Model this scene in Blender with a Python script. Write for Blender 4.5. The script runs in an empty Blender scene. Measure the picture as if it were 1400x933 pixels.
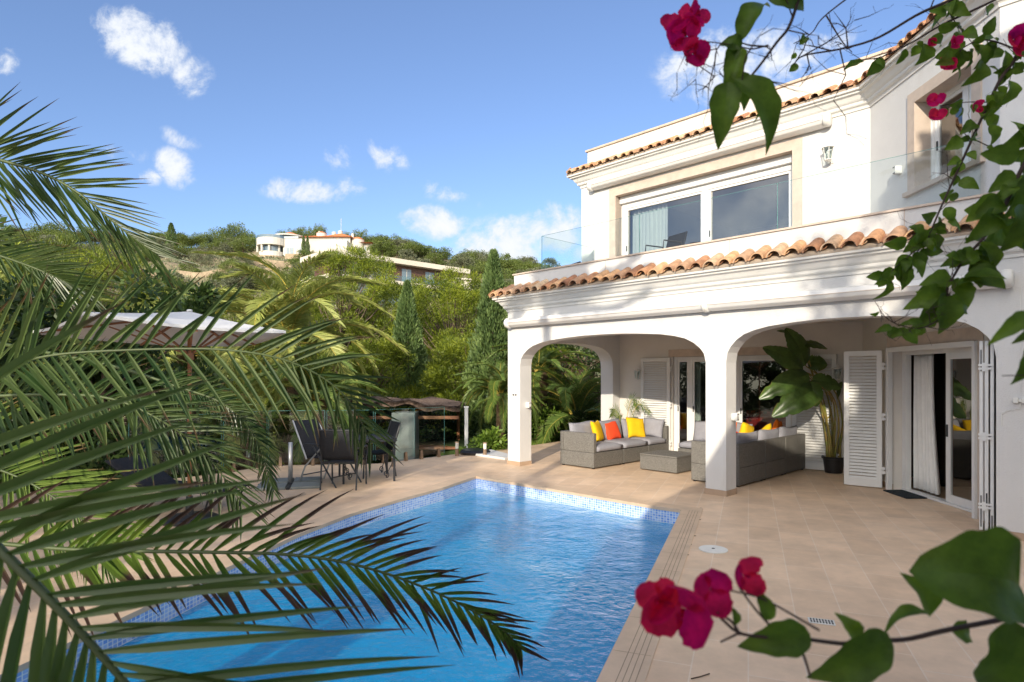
import bpy, bmesh, math, random
import numpy as np
from mathutils import Vector, Matrix
from mathutils.geometry import tessellate_polygon
R = math.radians
scene = bpy.context.scene
COL = scene.collection
# ---------------------------------------------------------------- camera, world, sun, exposure
cam_d = bpy.data.cameras.new('camera'); cam = bpy.data.objects.new('camera', cam_d); COL.objects.link(cam)
cam.location = (0, 0, 1.8); cam.rotation_euler = (R(90), 0, 0)
cam_d.sensor_width = 36; cam_d.lens = 840 / 1400 * 36; cam_d.shift_y = 47.5 / 1400
cam_d.clip_start = 0.03; cam_d.clip_end = 3000
cam_d.dof.use_dof = True; cam_d.dof.focus_distance = 8.5; cam_d.dof.aperture_fstop = 9.0
scene.camera = cam
SUN_EL, SUN_AZ = 18.5, 18.8        # shadows run 18.8 deg to the right of straight ahead
sd = Vector((math.sin(R(SUN_AZ)) * math.cos(R(SUN_EL)), math.cos(R(SUN_AZ)) * math.cos(R(SUN_EL)), -math.sin(R(SUN_EL))))
sl = bpy.data.lights.new('sun', 'SUN'); sl.energy = 3.2; sl.angle = R(0.55); sl.color = (1.0, 0.89, 0.72)
so = bpy.data.objects.new('sun', sl); COL.objects.link(so); so.rotation_euler = sd.to_track_quat('-Z', 'Y').to_euler(); so.location = (-10, -30, 20)
scene.view_settings.view_transform = 'Standard'; scene.view_settings.look = 'None'
scene.view_settings.exposure = 0.58; scene.view_settings.gamma = 1
world = bpy.data.worlds.new('World'); scene.world = world; world.use_nodes = True
nt = world.node_tree; nt.nodes.clear()
def N(t, ty, **k):
    n = t.nodes.new(ty)
    for a, b in k.items():
        if a == 'ins':
            for i, v in b.items(): n.inputs[i].default_value = v
        else: setattr(n, a, b)
    return n
def math_(t, op, a, b=None, c=None, clamp=False):
    n = t.nodes.new('ShaderNodeMath'); n.operation = op; n.use_clamp = clamp
    for i, v in enumerate((a, b, c)):
        if v is None: continue
        if isinstance(v, (int, float)): n.inputs[i].default_value = v
        else: t.links.new(v, n.inputs[i])
    return n.outputs[0]
sky = N(nt, 'ShaderNodeTexSky', sky_type='NISHITA', sun_disc=False, sun_elevation=R(SUN_EL), sun_rotation=R(180 + SUN_AZ))
sky.air_density = 1.0; sky.dust_density = 0.2; sky.ozone_density = 1.6; sky.altitude = 50
bg = N(nt, 'ShaderNodeBackground'); bg.inputs[1].default_value = 0.15
wo = N(nt, 'ShaderNodeOutputWorld')
tc = N(nt, 'ShaderNodeTexCoord'); sx = N(nt, 'ShaderNodeSeparateXYZ'); nt.links.new(tc.outputs['Generated'], sx.inputs[0])
yy = math_(nt, 'MAXIMUM', sx.outputs[1], 0.05)
X = math_(nt, 'DIVIDE', sx.outputs[0], yy); Z = math_(nt, 'DIVIDE', sx.outputs[2], yy)
cb = N(nt, 'ShaderNodeCombineXYZ'); nt.links.new(X, cb.inputs[0]); nt.links.new(Z, cb.inputs[1])
no = N(nt, 'ShaderNodeTexNoise', ins={'Scale': 15.0, 'Detail': 10.0, 'Roughness': 0.64, 'Distortion': .25}); nt.links.new(cb.outputs[0], no.inputs['Vector'])
no2 = N(nt, 'ShaderNodeTexNoise', ins={'Scale': 5.0, 'Detail': 3.0}); nt.links.new(cb.outputs[0], no2.inputs['Vector'])
CL = [(190,55,62,34,-.45,1),(262,105,24,22,-.6,.7),(243,230,30,22,-.5,.95),(205,243,16,9,0,.5),(250,194,26,10,-.5,.4),(415,262,50,17,-.1,.85),(482,258,20,12,-.3,.5),
      (468,212,22,16,0,.5),(522,212,34,15,-.4,.55),(592,304,44,21,-.1,.9),(612,266,34,12,-.3,.5),(690,335,66,34,.1,1.0),(745,318,50,32,.3,1.0),(170,209,26,12,-.2,.4),
      (5,85,20,16,0,.7),(985,95,75,48,.2,.9),(1060,85,60,45,0,.75),(1130,55,40,20,.3,.35),(900,365,120,40,0,.8),(-150,200,120,40,0,.8),(300,-150,200,50,0,.8),(800,-250,200,50,0,.7)]
field = None
for (u, v, rx, rz, rot, st) in CL:
    if rx < 45 and st < .8: rx, rz, st = rx * 1.1, rz * 1.15, st + .1
    xc, zc = (u - 700) / 840, (514 - v) / 840
    dx = math_(nt, 'SUBTRACT', X, xc); dz = math_(nt, 'SUBTRACT', Z, zc)
    c, s = math.cos(rot), math.sin(rot)
    p = math_(nt, 'ADD', math_(nt, 'MULTIPLY', dx, c * 840 / rx), math_(nt, 'MULTIPLY', dz, s * 840 / rx))
    q = math_(nt, 'SUBTRACT', math_(nt, 'MULTIPLY', dz, c * 840 / rz), math_(nt, 'MULTIPLY', dx, s * 840 / rz))
    r2 = math_(nt, 'ADD', math_(nt, 'MULTIPLY', p, p), math_(nt, 'MULTIPLY', q, q))
    f = math_(nt, 'MULTIPLY', math_(nt, 'SUBTRACT', 1.0, math_(nt, 'MULTIPLY', r2, 0.5), clamp=True), st)
    field = f if field is None else math_(nt, 'MAXIMUM', field, f)
nn = math_(nt, 'MULTIPLY', math_(nt, 'SUBTRACT', no.outputs[0], 0.5), 3.2)
den = math_(nt, 'ADD', field, nn); gate = math_(nt, 'MULTIPLY', field, 2.2, clamp=True)
mr = N(nt, 'ShaderNodeMapRange', interpolation_type='SMOOTHSTEP', ins={'From Min': 0.18, 'From Max': 1.05}); nt.links.new(den, mr.inputs[0])
alpha = math_(nt, 'MULTIPLY', math_(nt, 'MULTIPLY', mr.outputs[0], gate), math_(nt, 'GREATER_THAN', sx.outputs[1], 0.06))
cr = N(nt, 'ShaderNodeMixRGB'); cr.inputs[1].default_value = (3.3, 3.7, 4.3, 1); cr.inputs[2].default_value = (4.7, 4.75, 4.9, 1)
nt.links.new(math_(nt, 'MULTIPLY', den, 0.62, clamp=True), cr.inputs[0])
tint = N(nt, 'ShaderNodeMixRGB', blend_type='MULTIPLY', ins={0: 1.0}); gr = N(nt, 'ShaderNodeValToRGB'); ge = gr.color_ramp.elements; ge[0].color = (.58, .69, .95, 1); ge[1].position = .75; ge[1].color = (.88, .87, 1.0, 1); g2 = ge.new(.25); g2.color = (.72, .77, .95, 1)
nt.links.new(sx.outputs[2], gr.inputs[0]); nt.links.new(gr.outputs[0], tint.inputs[2]); nt.links.new(sky.outputs[0], tint.inputs[1])
mx = N(nt, 'ShaderNodeMixRGB'); nt.links.new(alpha, mx.inputs[0]); nt.links.new(tint.outputs[0], mx.inputs[1]); nt.links.new(cr.outputs[0], mx.inputs[2])
# bright cumulus banks added to the unseen sky behind the viewer, as fill light
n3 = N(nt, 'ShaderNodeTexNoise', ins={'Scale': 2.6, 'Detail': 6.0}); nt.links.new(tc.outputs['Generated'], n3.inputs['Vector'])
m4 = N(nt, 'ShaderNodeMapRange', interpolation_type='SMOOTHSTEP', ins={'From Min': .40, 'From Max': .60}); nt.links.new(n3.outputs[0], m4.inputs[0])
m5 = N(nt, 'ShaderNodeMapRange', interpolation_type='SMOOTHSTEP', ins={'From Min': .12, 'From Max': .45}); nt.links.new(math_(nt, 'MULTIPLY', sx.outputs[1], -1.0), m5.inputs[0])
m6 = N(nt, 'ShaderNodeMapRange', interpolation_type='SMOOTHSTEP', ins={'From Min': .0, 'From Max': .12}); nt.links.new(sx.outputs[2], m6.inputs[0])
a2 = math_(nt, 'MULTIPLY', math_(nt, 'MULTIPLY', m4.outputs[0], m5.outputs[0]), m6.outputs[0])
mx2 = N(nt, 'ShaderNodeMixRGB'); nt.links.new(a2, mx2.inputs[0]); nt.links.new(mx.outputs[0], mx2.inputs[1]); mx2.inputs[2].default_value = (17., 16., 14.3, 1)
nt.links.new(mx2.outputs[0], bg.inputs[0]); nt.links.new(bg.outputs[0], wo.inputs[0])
scene.cycles.max_bounces = 8; scene.cycles.transparent_max_bounces = 14; scene.cycles.diffuse_bounces = 3; scene.cycles.glossy_bounces = 3
scene.cycles.transmission_bounces = 5; scene.cycles.caustics_reflective = False; scene.cycles.caustics_refractive = False
scene.cycles.sample_clamp_indirect = 6
scene.cycles.use_denoising = True

# ---------------------------------------------------------------- frames of reference
def P(u, v, d): return Vector(((u - 700) / 840 * d, d, 1.8 + (514 - v) / 840 * d))
HO = (0.16, 12.29); HU = (.695, -.719); HW = (.719, .695)
HROT = math.atan2(HU[1], HU[0])
def loc(x, y):
    dx, dy = x - HO[0], y - HO[1]; return (dx * HU[0] + dy * HU[1], dx * HW[0] + dy * HW[1])
def wor(a, b): return (HO[0] + HU[0] * a + HW[0] * b, HO[1] + HU[1] * a + HW[1] * b)

# ---------------------------------------------------------------- materials
def new_mat(name):
    m = bpy.data.materials.new(name); m.use_nodes = True; t = m.node_tree; t.nodes.clear()
    o = N(t, 'ShaderNodeOutputMaterial'); return m, t, o
def mat(name, col, rough=.6, var=.12, scale=3., bump=0., bscale=60., metal=0., spec=.5, detail=5, col2=None, coord='Object', trans=0., stain=0.):
    m, t, o = new_mat(name); b = N(t, 'ShaderNodeBsdfPrincipled'); L = t.links.new
    tc = N(t, 'ShaderNodeTexCoord'); no = N(t, 'ShaderNodeTexNoise', ins={'Scale': scale, 'Detail': detail, 'Roughness': .6}); L(tc.outputs[coord], no.inputs['Vector'])
    mr = N(t, 'ShaderNodeMapRange', ins={'From Min': .3, 'From Max': .7}); L(no.outputs[0], mr.inputs[0])
    mx = N(t, 'ShaderNodeMixRGB'); L(mr.outputs[0], mx.inputs[0])
    c2 = col2 or tuple(min(1, c * (1 + var)) for c in col)
    mx.inputs[1].default_value = tuple(c * (1 - var) for c in col) + (1,) if col2 is None else tuple(col) + (1,); mx.inputs[2].default_value = tuple(c2) + (1,)
    out = mx.outputs[0]
    if stain:
        n3 = N(t, 'ShaderNodeTexNoise', ins={'Scale': 1.3, 'Detail': 8.0, 'Roughness': .7}); mp = N(t, 'ShaderNodeMapping'); mp.inputs['Scale'].default_value = (1, 1, .25)
        L(tc.outputs[coord], mp.inputs[0]); L(mp.outputs[0], n3.inputs['Vector'])
        r3 = N(t, 'ShaderNodeMapRange', ins={'From Min': .52, 'From Max': .8, 'To Max': stain}); L(n3.outputs[0], r3.inputs[0])
        m3 = N(t, 'ShaderNodeMixRGB'); L(r3.outputs[0], m3.inputs[0]); L(out, m3.inputs[1]); m3.inputs[2].default_value = (col[0] * .6, col[1] * .56, col[2] * .5, 1); out = m3.outputs[0]
    L(out, b.inputs['Base Color'])
    b.inputs['Roughness'].default_value = rough; b.inputs['Metallic'].default_value = metal; b.inputs['Specular IOR Level'].default_value = spec
    if bump:
        n2 = N(t, 'ShaderNodeTexNoise', ins={'Scale': bscale, 'Detail': 4.0}); L(tc.outputs[coord], n2.inputs['Vector'])
        bp = N(t, 'ShaderNodeBump', ins={'Strength': bump, 'Distance': .02}); L(n2.outputs[0], bp.inputs['Height']); L(bp.outputs[0], b.inputs['Normal'])
    L(b.outputs[0], o.inputs[0]); return m
def leaf_mat(name, c1, c2, trans=.35, tip=None, tip_at=.7, rough=.45, spec=.4, veins=0., clump=None):
    """UV.x = a random number per leaf, UV.y = position along the leaf"""
    m, t, o = new_mat(name); L = t.links.new
    b = N(t, 'ShaderNodeBsdfPrincipled'); uv = N(t, 'ShaderNodeUVMap'); sp = N(t, 'ShaderNodeSeparateXYZ'); L(uv.outputs[0], sp.inputs[0])
    mx = N(t, 'ShaderNodeMixRGB'); L(sp.outputs[0], mx.inputs[0]); mx.inputs[1].default_value = c1 + (1,); mx.inputs[2].default_value = c2 + (1,)
    out = mx.outputs[0]
    if clump:
        tc = N(t, 'ShaderNodeTexCoord'); n0 = N(t, 'ShaderNodeTexNoise', ins={'Scale': clump, 'Detail': 3.0}); L(tc.outputs['Object'], n0.inputs['Vector'])
        h = N(t, 'ShaderNodeHueSaturation'); r0 = N(t, 'ShaderNodeMapRange', ins={'From Min': .3, 'From Max': .7, 'To Min': .5, 'To Max': 1.45}); L(n0.outputs[0], r0.inputs[0]); L(r0.outputs[0], h.inputs['Value'])
        r1 = N(t, 'ShaderNodeMapRange', ins={'From Min': .3, 'From Max': .7, 'To Min': .515, 'To Max': .485}); L(n0.outputs[0], r1.inputs[0]); L(r1.outputs[0], h.inputs['Hue']); L(out, h.inputs['Color']); out = h.outputs[0]
    if tip:
        tc = N(t, 'ShaderNodeTexCoord'); no = N(t, 'ShaderNodeTexNoise', ins={'Scale': 14.0, 'Detail': 3.0}); L(tc.outputs['Object'], no.inputs['Vector'])
        s = math_(t, 'ADD', math_(t, 'ADD', sp.outputs[1], math_(t, 'MULTIPLY', no.outputs[0], .5)), math_(t, 'MULTIPLY', sp.outputs[0], .22))
        mr = N(t, 'ShaderNodeMapRange', ins={'From Min': tip_at + .33, 'From Max': tip_at + .45}); L(s, mr.inputs[0])
        m2 = N(t, 'ShaderNodeMixRGB'); L(mr.outputs[0], m2.inputs[0]); L(out, m2.inputs[1]); m2.inputs[2].default_value = tip + (1,); out = m2.outputs[0]
    if veins:
        tc2 = N(t, 'ShaderNodeTexCoord'); n4 = N(t, 'ShaderNodeTexNoise', ins={'Scale': veins, 'Detail': 5.0, 'Roughness': .7}); L(tc2.outputs['Object'], n4.inputs['Vector'])
        r4 = N(t, 'ShaderNodeMapRange', ins={'From Min': .3, 'From Max': .7, 'To Min': .7, 'To Max': 1.3}); L(n4.outputs[0], r4.inputs[0])
        h2 = N(t, 'ShaderNodeHueSaturation'); L(r4.outputs[0], h2.inputs['Value']); L(out, h2.inputs['Color']); out = h2.outputs[0]
        bp = N(t, 'ShaderNodeBump', ins={'Strength': .35, 'Distance': .004}); L(n4.outputs[0], bp.inputs['Height']); L(bp.outputs[0], b.inputs['Normal'])
    L(out, b.inputs['Base Color']); b.inputs['Roughness'].default_value = rough; b.inputs['Specular IOR Level'].default_value = spec
    tr = N(t, 'ShaderNodeBsdfTranslucent'); L(out, tr.inputs[0]); ms = N(t, 'ShaderNodeMixShader', ins={0: trans}); L(b.outputs[0], ms.inputs[1]); L(tr.outputs[0], ms.inputs[2])
    L(ms.outputs[0], o.inputs[0]); return m
def glass_mat(name, tint=(.86, .93, .92), gain=1.5, edge=0.):
    m, t, o = new_mat(name); L = t.links.new
    tr = N(t, 'ShaderNodeBsdfTransparent'); tr.inputs[0].default_value = tint + (1,)
    gl = N(t, 'ShaderNodeBsdfGlossy', ins={'Roughness': .0}); gl.inputs[0].default_value = (1, 1, 1, 1)
    fr = N(t, 'ShaderNodeFresnel', ins={0: 1.5}); f = math_(t, 'ADD', math_(t, 'MULTIPLY', fr.outputs[0], gain), edge, clamp=True)
    ms = N(t, 'ShaderNodeMixShader'); L(f, ms.inputs[0]); L(tr.outputs[0], ms.inputs[1]); L(gl.outputs[0], ms.inputs[2]); L(ms.outputs[0], o.inputs[0]); return m
def brick_mat(name, c1, c2, mortar, bw, bh, ms=.004, rot=0., off=.5, rough=.5, coord='Object', bump=.3, var=.15, vscale=2., spec=.5, bias=0., squash=1.):
    m, t, o = new_mat(name); L = t.links.new; b = N(t, 'ShaderNodeBsdfPrincipled')
    tc = N(t, 'ShaderNodeTexCoord'); mp = N(t, 'ShaderNodeMapping'); mp.inputs['Rotation'].default_value = (0, 0, rot); L(tc.outputs[coord], mp.inputs[0])
    br = N(t, 'ShaderNodeTexBrick', offset=off, squash=squash, ins={'Scale': 1.0, 'Mortar Size': ms, 'Mortar Smooth': .1, 'Bias': bias, 'Brick Width': bw, 'Row Height': bh}); L(mp.outputs[0], br.inputs['Vector'])
    nb = N(t, 'ShaderNodeTexNoise', ins={'Scale': .55, 'Detail': 7.0, 'Roughness': .7}); L(tc.outputs[coord], nb.inputs['Vector'])
    br.inputs['Color1'].default_value = c1 + (1,); br.inputs['Color2'].default_value = c2 + (1,); br.inputs['Mortar'].default_value = mortar + (1,)
    no = N(t, 'ShaderNodeTexNoise', ins={'Scale': vscale, 'Detail': 8.0, 'Roughness': .65}); L(tc.outputs[coord], no.inputs['Vector'])
    r = N(t, 'ShaderNodeMapRange', ins={'From Min': .3, 'From Max': .7, 'To Min': 1 - var, 'To Max': 1 + var}); L(no.outputs[0], r.inputs[0])
    h = N(t, 'ShaderNodeHueSaturation'); rb = N(t, 'ShaderNodeMapRange', ins={'From Min': .3, 'From Max': .7, 'To Min': 1 - var * .9, 'To Max': 1 + var * .6}); L(nb.outputs[0], rb.inputs[0])
    L(math_(t, 'MULTIPLY', r.outputs[0], rb.outputs[0]), h.inputs['Value']); L(br.outputs[0], h.inputs['Color']); L(h.outputs[0], b.inputs['Base Color'])
    b.inputs['Roughness'].default_value = rough; b.inputs['Specular IOR Level'].default_value = spec
    if bump:
        bp = N(t, 'ShaderNodeBump', ins={'Strength': bump, 'Distance': .01}); bp.invert = True; L(br.outputs[1], bp.inputs['Height']); L(bp.outputs[0], b.inputs['Normal'])
    L(b.outputs[0], o.inputs[0]); return m
M = {}
M['plaster'] = mat('plaster', (.70, .69, .675), .85, .045, 1.5, .35, 70, spec=.2, stain=.36)
M['plaster_warm'] = mat('plaster_warm', (.74, .70, .65), .85, .04, 1.5, .25, 90, spec=.2, stain=.15)
M['moulding'] = mat('moulding', (.72, .705, .67), .75, .04, 3, .1, 60, spec=.2, stain=.25)
M['stone'] = mat('stone', (.56, .46, .36), .7, .12, 6, .15, 50, spec=.3)
M['trim'] = mat('trim', (.58, .48, .40), .7, .1, 7, .15, 50, spec=.3)
M['white_metal'] = mat('white_metal', (.80, .80, .79), .35, .03, 5, spec=.5)
M['awning'] = mat('awning', (.76, .75, .73), .45, .04, 4, spec=.5, stain=.15)
M['grey_metal'] = mat('grey_metal', (.45, .46, .47), .4, .1, 5, metal=.6)
M['dark_metal'] = mat('dark_metal', (.025, .027, .032), .4, .2, 8, spec=.5)
M['sling'] = mat('sling', (.014, .015, .02), .75, .3, 40, bump=.3, bscale=400)
M['bronze'] = mat('bronze', (.24, .16, .10), .55, .2, 8)
M['baseboard'] = mat('baseboard', (.46, .33, .23), .55, .1, 5)
M['coping'] = mat('coping', (.66, .49, .34), .6, .1, 4, .1, 60, stain=.3)
M['groove'] = mat('groove', (.38, .28, .20), .9, .1, 5)
M['paving'] = brick_mat('paving', (.69, .495, .335), (.80, .59, .41), (.80, .64, .50), .66, .33, .0045, rot=R(-(90 - 21.04)), off=.33, rough=.5, bump=.15, var=.13, vscale=3.0, spec=.35)
M['mosaic'] = brick_mat('mosaic', (.16, .34, .78), (.46, .62, .90), (.80, .84, .86), .042, .042, .004, off=0, rough=.25, coord='UV', bump=.1, var=.06, vscale=6)
M['mosaic_floor'] = brick_mat('mosaic_floor', (.03, .42, .88), (.10, .58, .97), (.45, .75, .95), .03, .03, .0014, off=0, rough=.3, coord='UV', bump=0, var=.10, vscale=1.2)
M['terracotta'] = None
M['wood'] = mat('wood', (.30, .13, .06), .5, .25, 12, .1, 40)
M['canvas'] = mat('canvas', (.70, .70, .70), .9, .04, 4, .1, 200, spec=.1)
M['cushion_grey'] = mat('cushion_grey', (.33, .33, .37), .95, .08, 9, .3, 300, spec=.1)
M['cushion_yellow'] = mat('cushion_yellow', (.90, .55, .015), .85, .06, 9, .3, 200, spec=.2)
M['cushion_red'] = mat('cushion_red', (.88, .09, .03), .85, .06, 9, .3, 200, spec=.2)
M['cushion_orange'] = mat('cushion_orange', (.95, .20, .015), .85, .06, 9, .3, 200, spec=.2)
M['wicker'] = brick_mat('wicker', (.225, .215, .195), (.33, .315, .29), (.09, .085, .075), .022, .011, .0016, off=.5, rough=.6, coord='UV', bump=.8, var=.1, vscale=8)
M['curtain'] = mat('curtain', (.86, .85, .83), .9, .05, 5, .1, 300, spec=.1)
M['curtain_green'] = mat('curtain_green', (.86, .89, .80), .9, .05, 5, .1, 300, spec=.1)
M['curtain_red'] = mat('curtain_red', (.35, .03, .03), .9, .1, 5)
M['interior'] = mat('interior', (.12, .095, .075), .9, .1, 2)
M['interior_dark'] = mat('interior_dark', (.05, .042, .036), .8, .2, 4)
M['red_pattern'] = None
M['mat_rubber'] = mat('mat_rubber', (.012, .022, .030), .95, .4, 60, .6, 300)
M['plastic_black'] = mat('plastic_black', (.018, .018, .02), .4, .2, 10)
M['plastic_white'] = mat('plastic_white', (.75, .74, .70), .4, .05, 10)
M['steel'] = mat('steel', (.62, .62, .60), .3, .05, 10, metal=.7)
M['bark'] = mat('bark', (.14, .10, .07), .9, .35, 12, .8, 30)
M['palm_bark'] = mat('palm_bark', (.17, .11, .06), .95, .4, 14, 1., 25)
M['soil'] = mat('soil', (.30, .21, .13), .95, .3, 2.5, .5, 12, col2=(.12, .115, .05))
M['hillside'] = mat('hillside', (.30, .23, .15), .95, .3, .12, .6, 1.5, col2=(.10, .115, .05), detail=9)
M['lawn'] = mat('lawn', (.05, .09, .02), .95, .3, 6, .8, 60)
M['rubble'] = mat('rubble', (.36, .28, .19), .95, .3, 1.2, .8, 4)
M['glass'] = glass_mat('glass', (.55, .60, .60), 2.2, .04)
M['glass_blue'] = glass_mat('glass_blue', (.66, .70, .74), 2.4, .06)
M['glass_clear'] = glass_mat('glass_clear', (.88, .95, .95), .9)
M['glass_fence'] = glass_mat('glass_fence', (.72, .82, .80), 1.1)
M['glass_edge'] = mat('glass_edge', (.10, .28, .26), .2, .1, 5)
M['brown_wood'] = mat('brown_wood', (.11, .055, .038), .6, .3, 3)
M['villa_white'] = mat('villa_white', (.58, .55, .49), .85, .05, .4)
M['villa_cream'] = mat('villa_cream', (.66, .60, .50), .85, .06, .4)
M['villa_roof'] = mat('villa_roof', (.62, .20, .07), .9, .2, 1.5)
M['villa_glass'] = mat('villa_glass', (.14, .20, .24), .15, .2, .5, spec=.8)
M['thatch'] = mat('thatch', (.16, .11, .085), .98, .4, 16, 1., 60)
M['concrete_grey'] = mat('concrete_grey', (.20, .22, .215), .8, .15, 4)
M['leaf_palm_dark'] = leaf_mat('leaf_palm_dark', (.028, .068, .014), (.12, .17, .05), .32, tip=(.11, .07, .03), tip_at=.85, rough=.36, spec=.7)
M['leaf_palm_brown'] = leaf_mat('leaf_palm_brown', (.07, .14, .02), (.15, .22, .03), .42, tip=(.085, .05, .035), tip_at=.44)
M['leaf_palm_near'] = leaf_mat('leaf_palm_near', (.075, .145, .03), (.16, .24, .06), .38, rough=.36, spec=.7, tip=(.16, .10, .05), tip_at=.9)
M['leaf_palm_mid'] = leaf_mat('leaf_palm_mid', (.09, .16, .03), (.20, .28, .06), .3, tip=(.25, .18, .08), tip_at=.88)
M['leaf_palm_yellow'] = leaf_mat('leaf_palm_yellow', (.26, .32, .07), (.46, .48, .14), .3, tip=(.30, .24, .12), tip_at=.9)
M['rachis'] = mat('rachis', (.07, .10, .03), .5, .2, 8)
M['rachis_yellow'] = mat('rachis_yellow', (.50, .38, .07), .5, .2, 8)
M['pine'] = leaf_mat('pine', (.07, .115, .012), (.29, .34, .03), .35, clump=.55)
M['pine_dark'] = leaf_mat('pine_dark', (.10, .145, .03), (.23, .28, .06), .3, clump=.4)
M['cypress'] = leaf_mat('cypress', (.075, .13, .04), (.19, .27, .085), .25, clump=1.4)
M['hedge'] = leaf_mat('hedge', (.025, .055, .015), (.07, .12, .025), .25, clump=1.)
M['shrub'] = leaf_mat('shrub', (.10, .19, .025), (.24, .36, .05), .4, clump=1.2)
M['olive'] = leaf_mat('olive', (.13, .15, .08), (.24, .25, .14), .2, clump=.3)
M['twig'] = mat('twig', (.10, .065, .04), .9, .3, 12)
M['banana'] = leaf_mat('banana', (.055, .11, .025), (.12, .21, .045), .3, tip=(.2, .17, .05), tip_at=1.0, rough=.3, spec=.5, veins=9)
M['banana_stem'] = mat('banana_stem', (.20, .26, .05), .5, .3, 7, col2=(.36, .20, .06))
M['boug_leaf'] = leaf_mat('boug_leaf', (.085, .16, .014), (.17, .28, .024), .5, rough=.4, spec=.4, veins=45)
M['boug_bract'] = leaf_mat('boug_bract', (.62, .008, .16), (.88, .03, .09), .62, rough=.6, spec=.15, veins=60)
M['boug_stem'] = mat('boug_stem', (.07, .045, .035), .85, .3, 40)
def terracotta():
    m, t, o = new_mat('terracotta'); L = t.links.new; b = N(t, 'ShaderNodeBsdfPrincipled'); uv = N(t, 'ShaderNodeUVMap'); sp = N(t, 'ShaderNodeSeparateXYZ'); L(uv.outputs[0], sp.inputs[0])
    cr = N(t, 'ShaderNodeValToRGB'); e = cr.color_ramp.elements; e[0].color = (.30, .14, .08, 1); e[1].color = (.62, .46, .30, 1)
    for p, c in ((.3, (.52, .27, .14, 1)), (.55, (.62, .38, .20, 1)), (.8, (.44, .25, .15, 1))): x = e.new(p); x.color = c
    L(sp.outputs[0], cr.inputs[0]); tc = N(t, 'ShaderNodeTexCoord'); no = N(t, 'ShaderNodeTexNoise', ins={'Scale': 9.0, 'Detail': 8.0, 'Roughness': .7}); L(tc.outputs['Object'], no.inputs['Vector'])
    r = N(t, 'ShaderNodeMapRange', ins={'From Min': .3, 'From Max': .7, 'To Min': .6, 'To Max': 1.35}); L(no.outputs[0], r.inputs[0]); h = N(t, 'ShaderNodeHueSaturation'); L(r.outputs[0], h.inputs['Value']); L(cr.outputs[0], h.inputs['Color'])
    L(h.outputs[0], b.inputs['Base Color']); b.inputs['Roughness'].default_value = .85
    bp = N(t, 'ShaderNodeBump', ins={'Strength': .4, 'Distance': .01}); L(no.outputs[0], bp.inputs['Height']); L(bp.outputs[0], b.inputs['Normal']); L(b.outputs[0], o.inputs[0]); return m
M['terracotta'] = terracotta()
def red_pattern():
    m, t, o = new_mat('red_pattern'); L = t.links.new; b = N(t, 'ShaderNodeBsdfPrincipled'); tc = N(t, 'ShaderNodeTexCoord')
    v = N(t, 'ShaderNodeTexVoronoi', ins={'Scale': 6.0, 'Randomness': .2}); L(tc.outputs['Object'], v.inputs['Vector'])
    cr = N(t, 'ShaderNodeValToRGB'); cr.color_ramp.interpolation = 'CONSTANT'; e = cr.color_ramp.elements; e[0].color = (.55, .25, .08, 1); e[1].position = .25; e[1].color = (.42, .02, .02, 1); x = e.new(.42); x.color = (.10, .02, .02, 1); y = e.new(.5); y.color = (.40, .02, .02, 1)
    L(v.outputs['Distance'], cr.inputs[0]); L(cr.outputs[0], b.inputs['Base Color']); b.inputs['Roughness'].default_value = .8; L(b.outputs[0], o.inputs[0]); return m
M['red_pattern'] = red_pattern()
def water():
    m, t, o = new_mat('pool_water'); L = t.links.new
    tc = N(t, 'ShaderNodeTexCoord')
    n1 = N(t, 'ShaderNodeTexNoise', ins={'Scale': 13.0, 'Detail': 5.0, 'Roughness': .65, 'Distortion': 1.0}); L(tc.outputs['Object'], n1.inputs['Vector'])
    n2 = N(t, 'ShaderNodeTexNoise', ins={'Scale': 2.2, 'Detail': 2.0, 'Distortion': .6}); L(tc.outputs['Object'], n2.inputs['Vector'])
    h = math_(t, 'ADD', math_(t, 'MULTIPLY', n1.outputs[0], .45), n2.outputs[0])
    bp = N(t, 'ShaderNodeBump', ins={'Strength': .42, 'Distance': .07}); L(h, bp.inputs['Height'])
    tr = N(t, 'ShaderNodeBsdfTransparent'); tr.inputs[0].default_value = (.45, .92, .99, 1)
    rf = N(t, 'ShaderNodeBsdfRefraction', ins={'IOR': 1.33, 'Roughness': 0.0}); rf.inputs[0].default_value = (.45, .92, .99, 1); L(bp.outputs[0], rf.inputs['Normal'])
    m1 = N(t, 'ShaderNodeMixShader', ins={0: .5}); L(tr.outputs[0], m1.inputs[1]); L(rf.outputs[0], m1.inputs[2])
    df = N(t, 'ShaderNodeBsdfDiffuse'); df.inputs[0].default_value = (.0, .47, 1.0, 1); L(bp.outputs[0], df.inputs['Normal'])
    m0 = N(t, 'ShaderNodeMixShader', ins={0: .5}); L(m1.outputs[0], m0.inputs[1]); L(df.outputs[0], m0.inputs[2]); m1 = m0
    gl = N(t, 'ShaderNodeBsdfGlossy', ins={'Roughness': .02}); gl.inputs[0].default_value = (1, 1, 1, 1); L(bp.outputs[0], gl.inputs['Normal'])
    fr = N(t, 'ShaderNodeFresnel', ins={0: 1.33}); L(bp.outputs[0], fr.inputs['Normal'])
    ms = N(t, 'ShaderNodeMixShader'); L(math_(t, 'MULTIPLY', fr.outputs[0], 1.2, clamp=True), ms.inputs[0]); L(m1.outputs[0], ms.inputs[1]); L(gl.outputs[0], ms.inputs[2]); L(ms.outputs[0], o.inputs[0]); return m
M['water'] = water()

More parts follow.
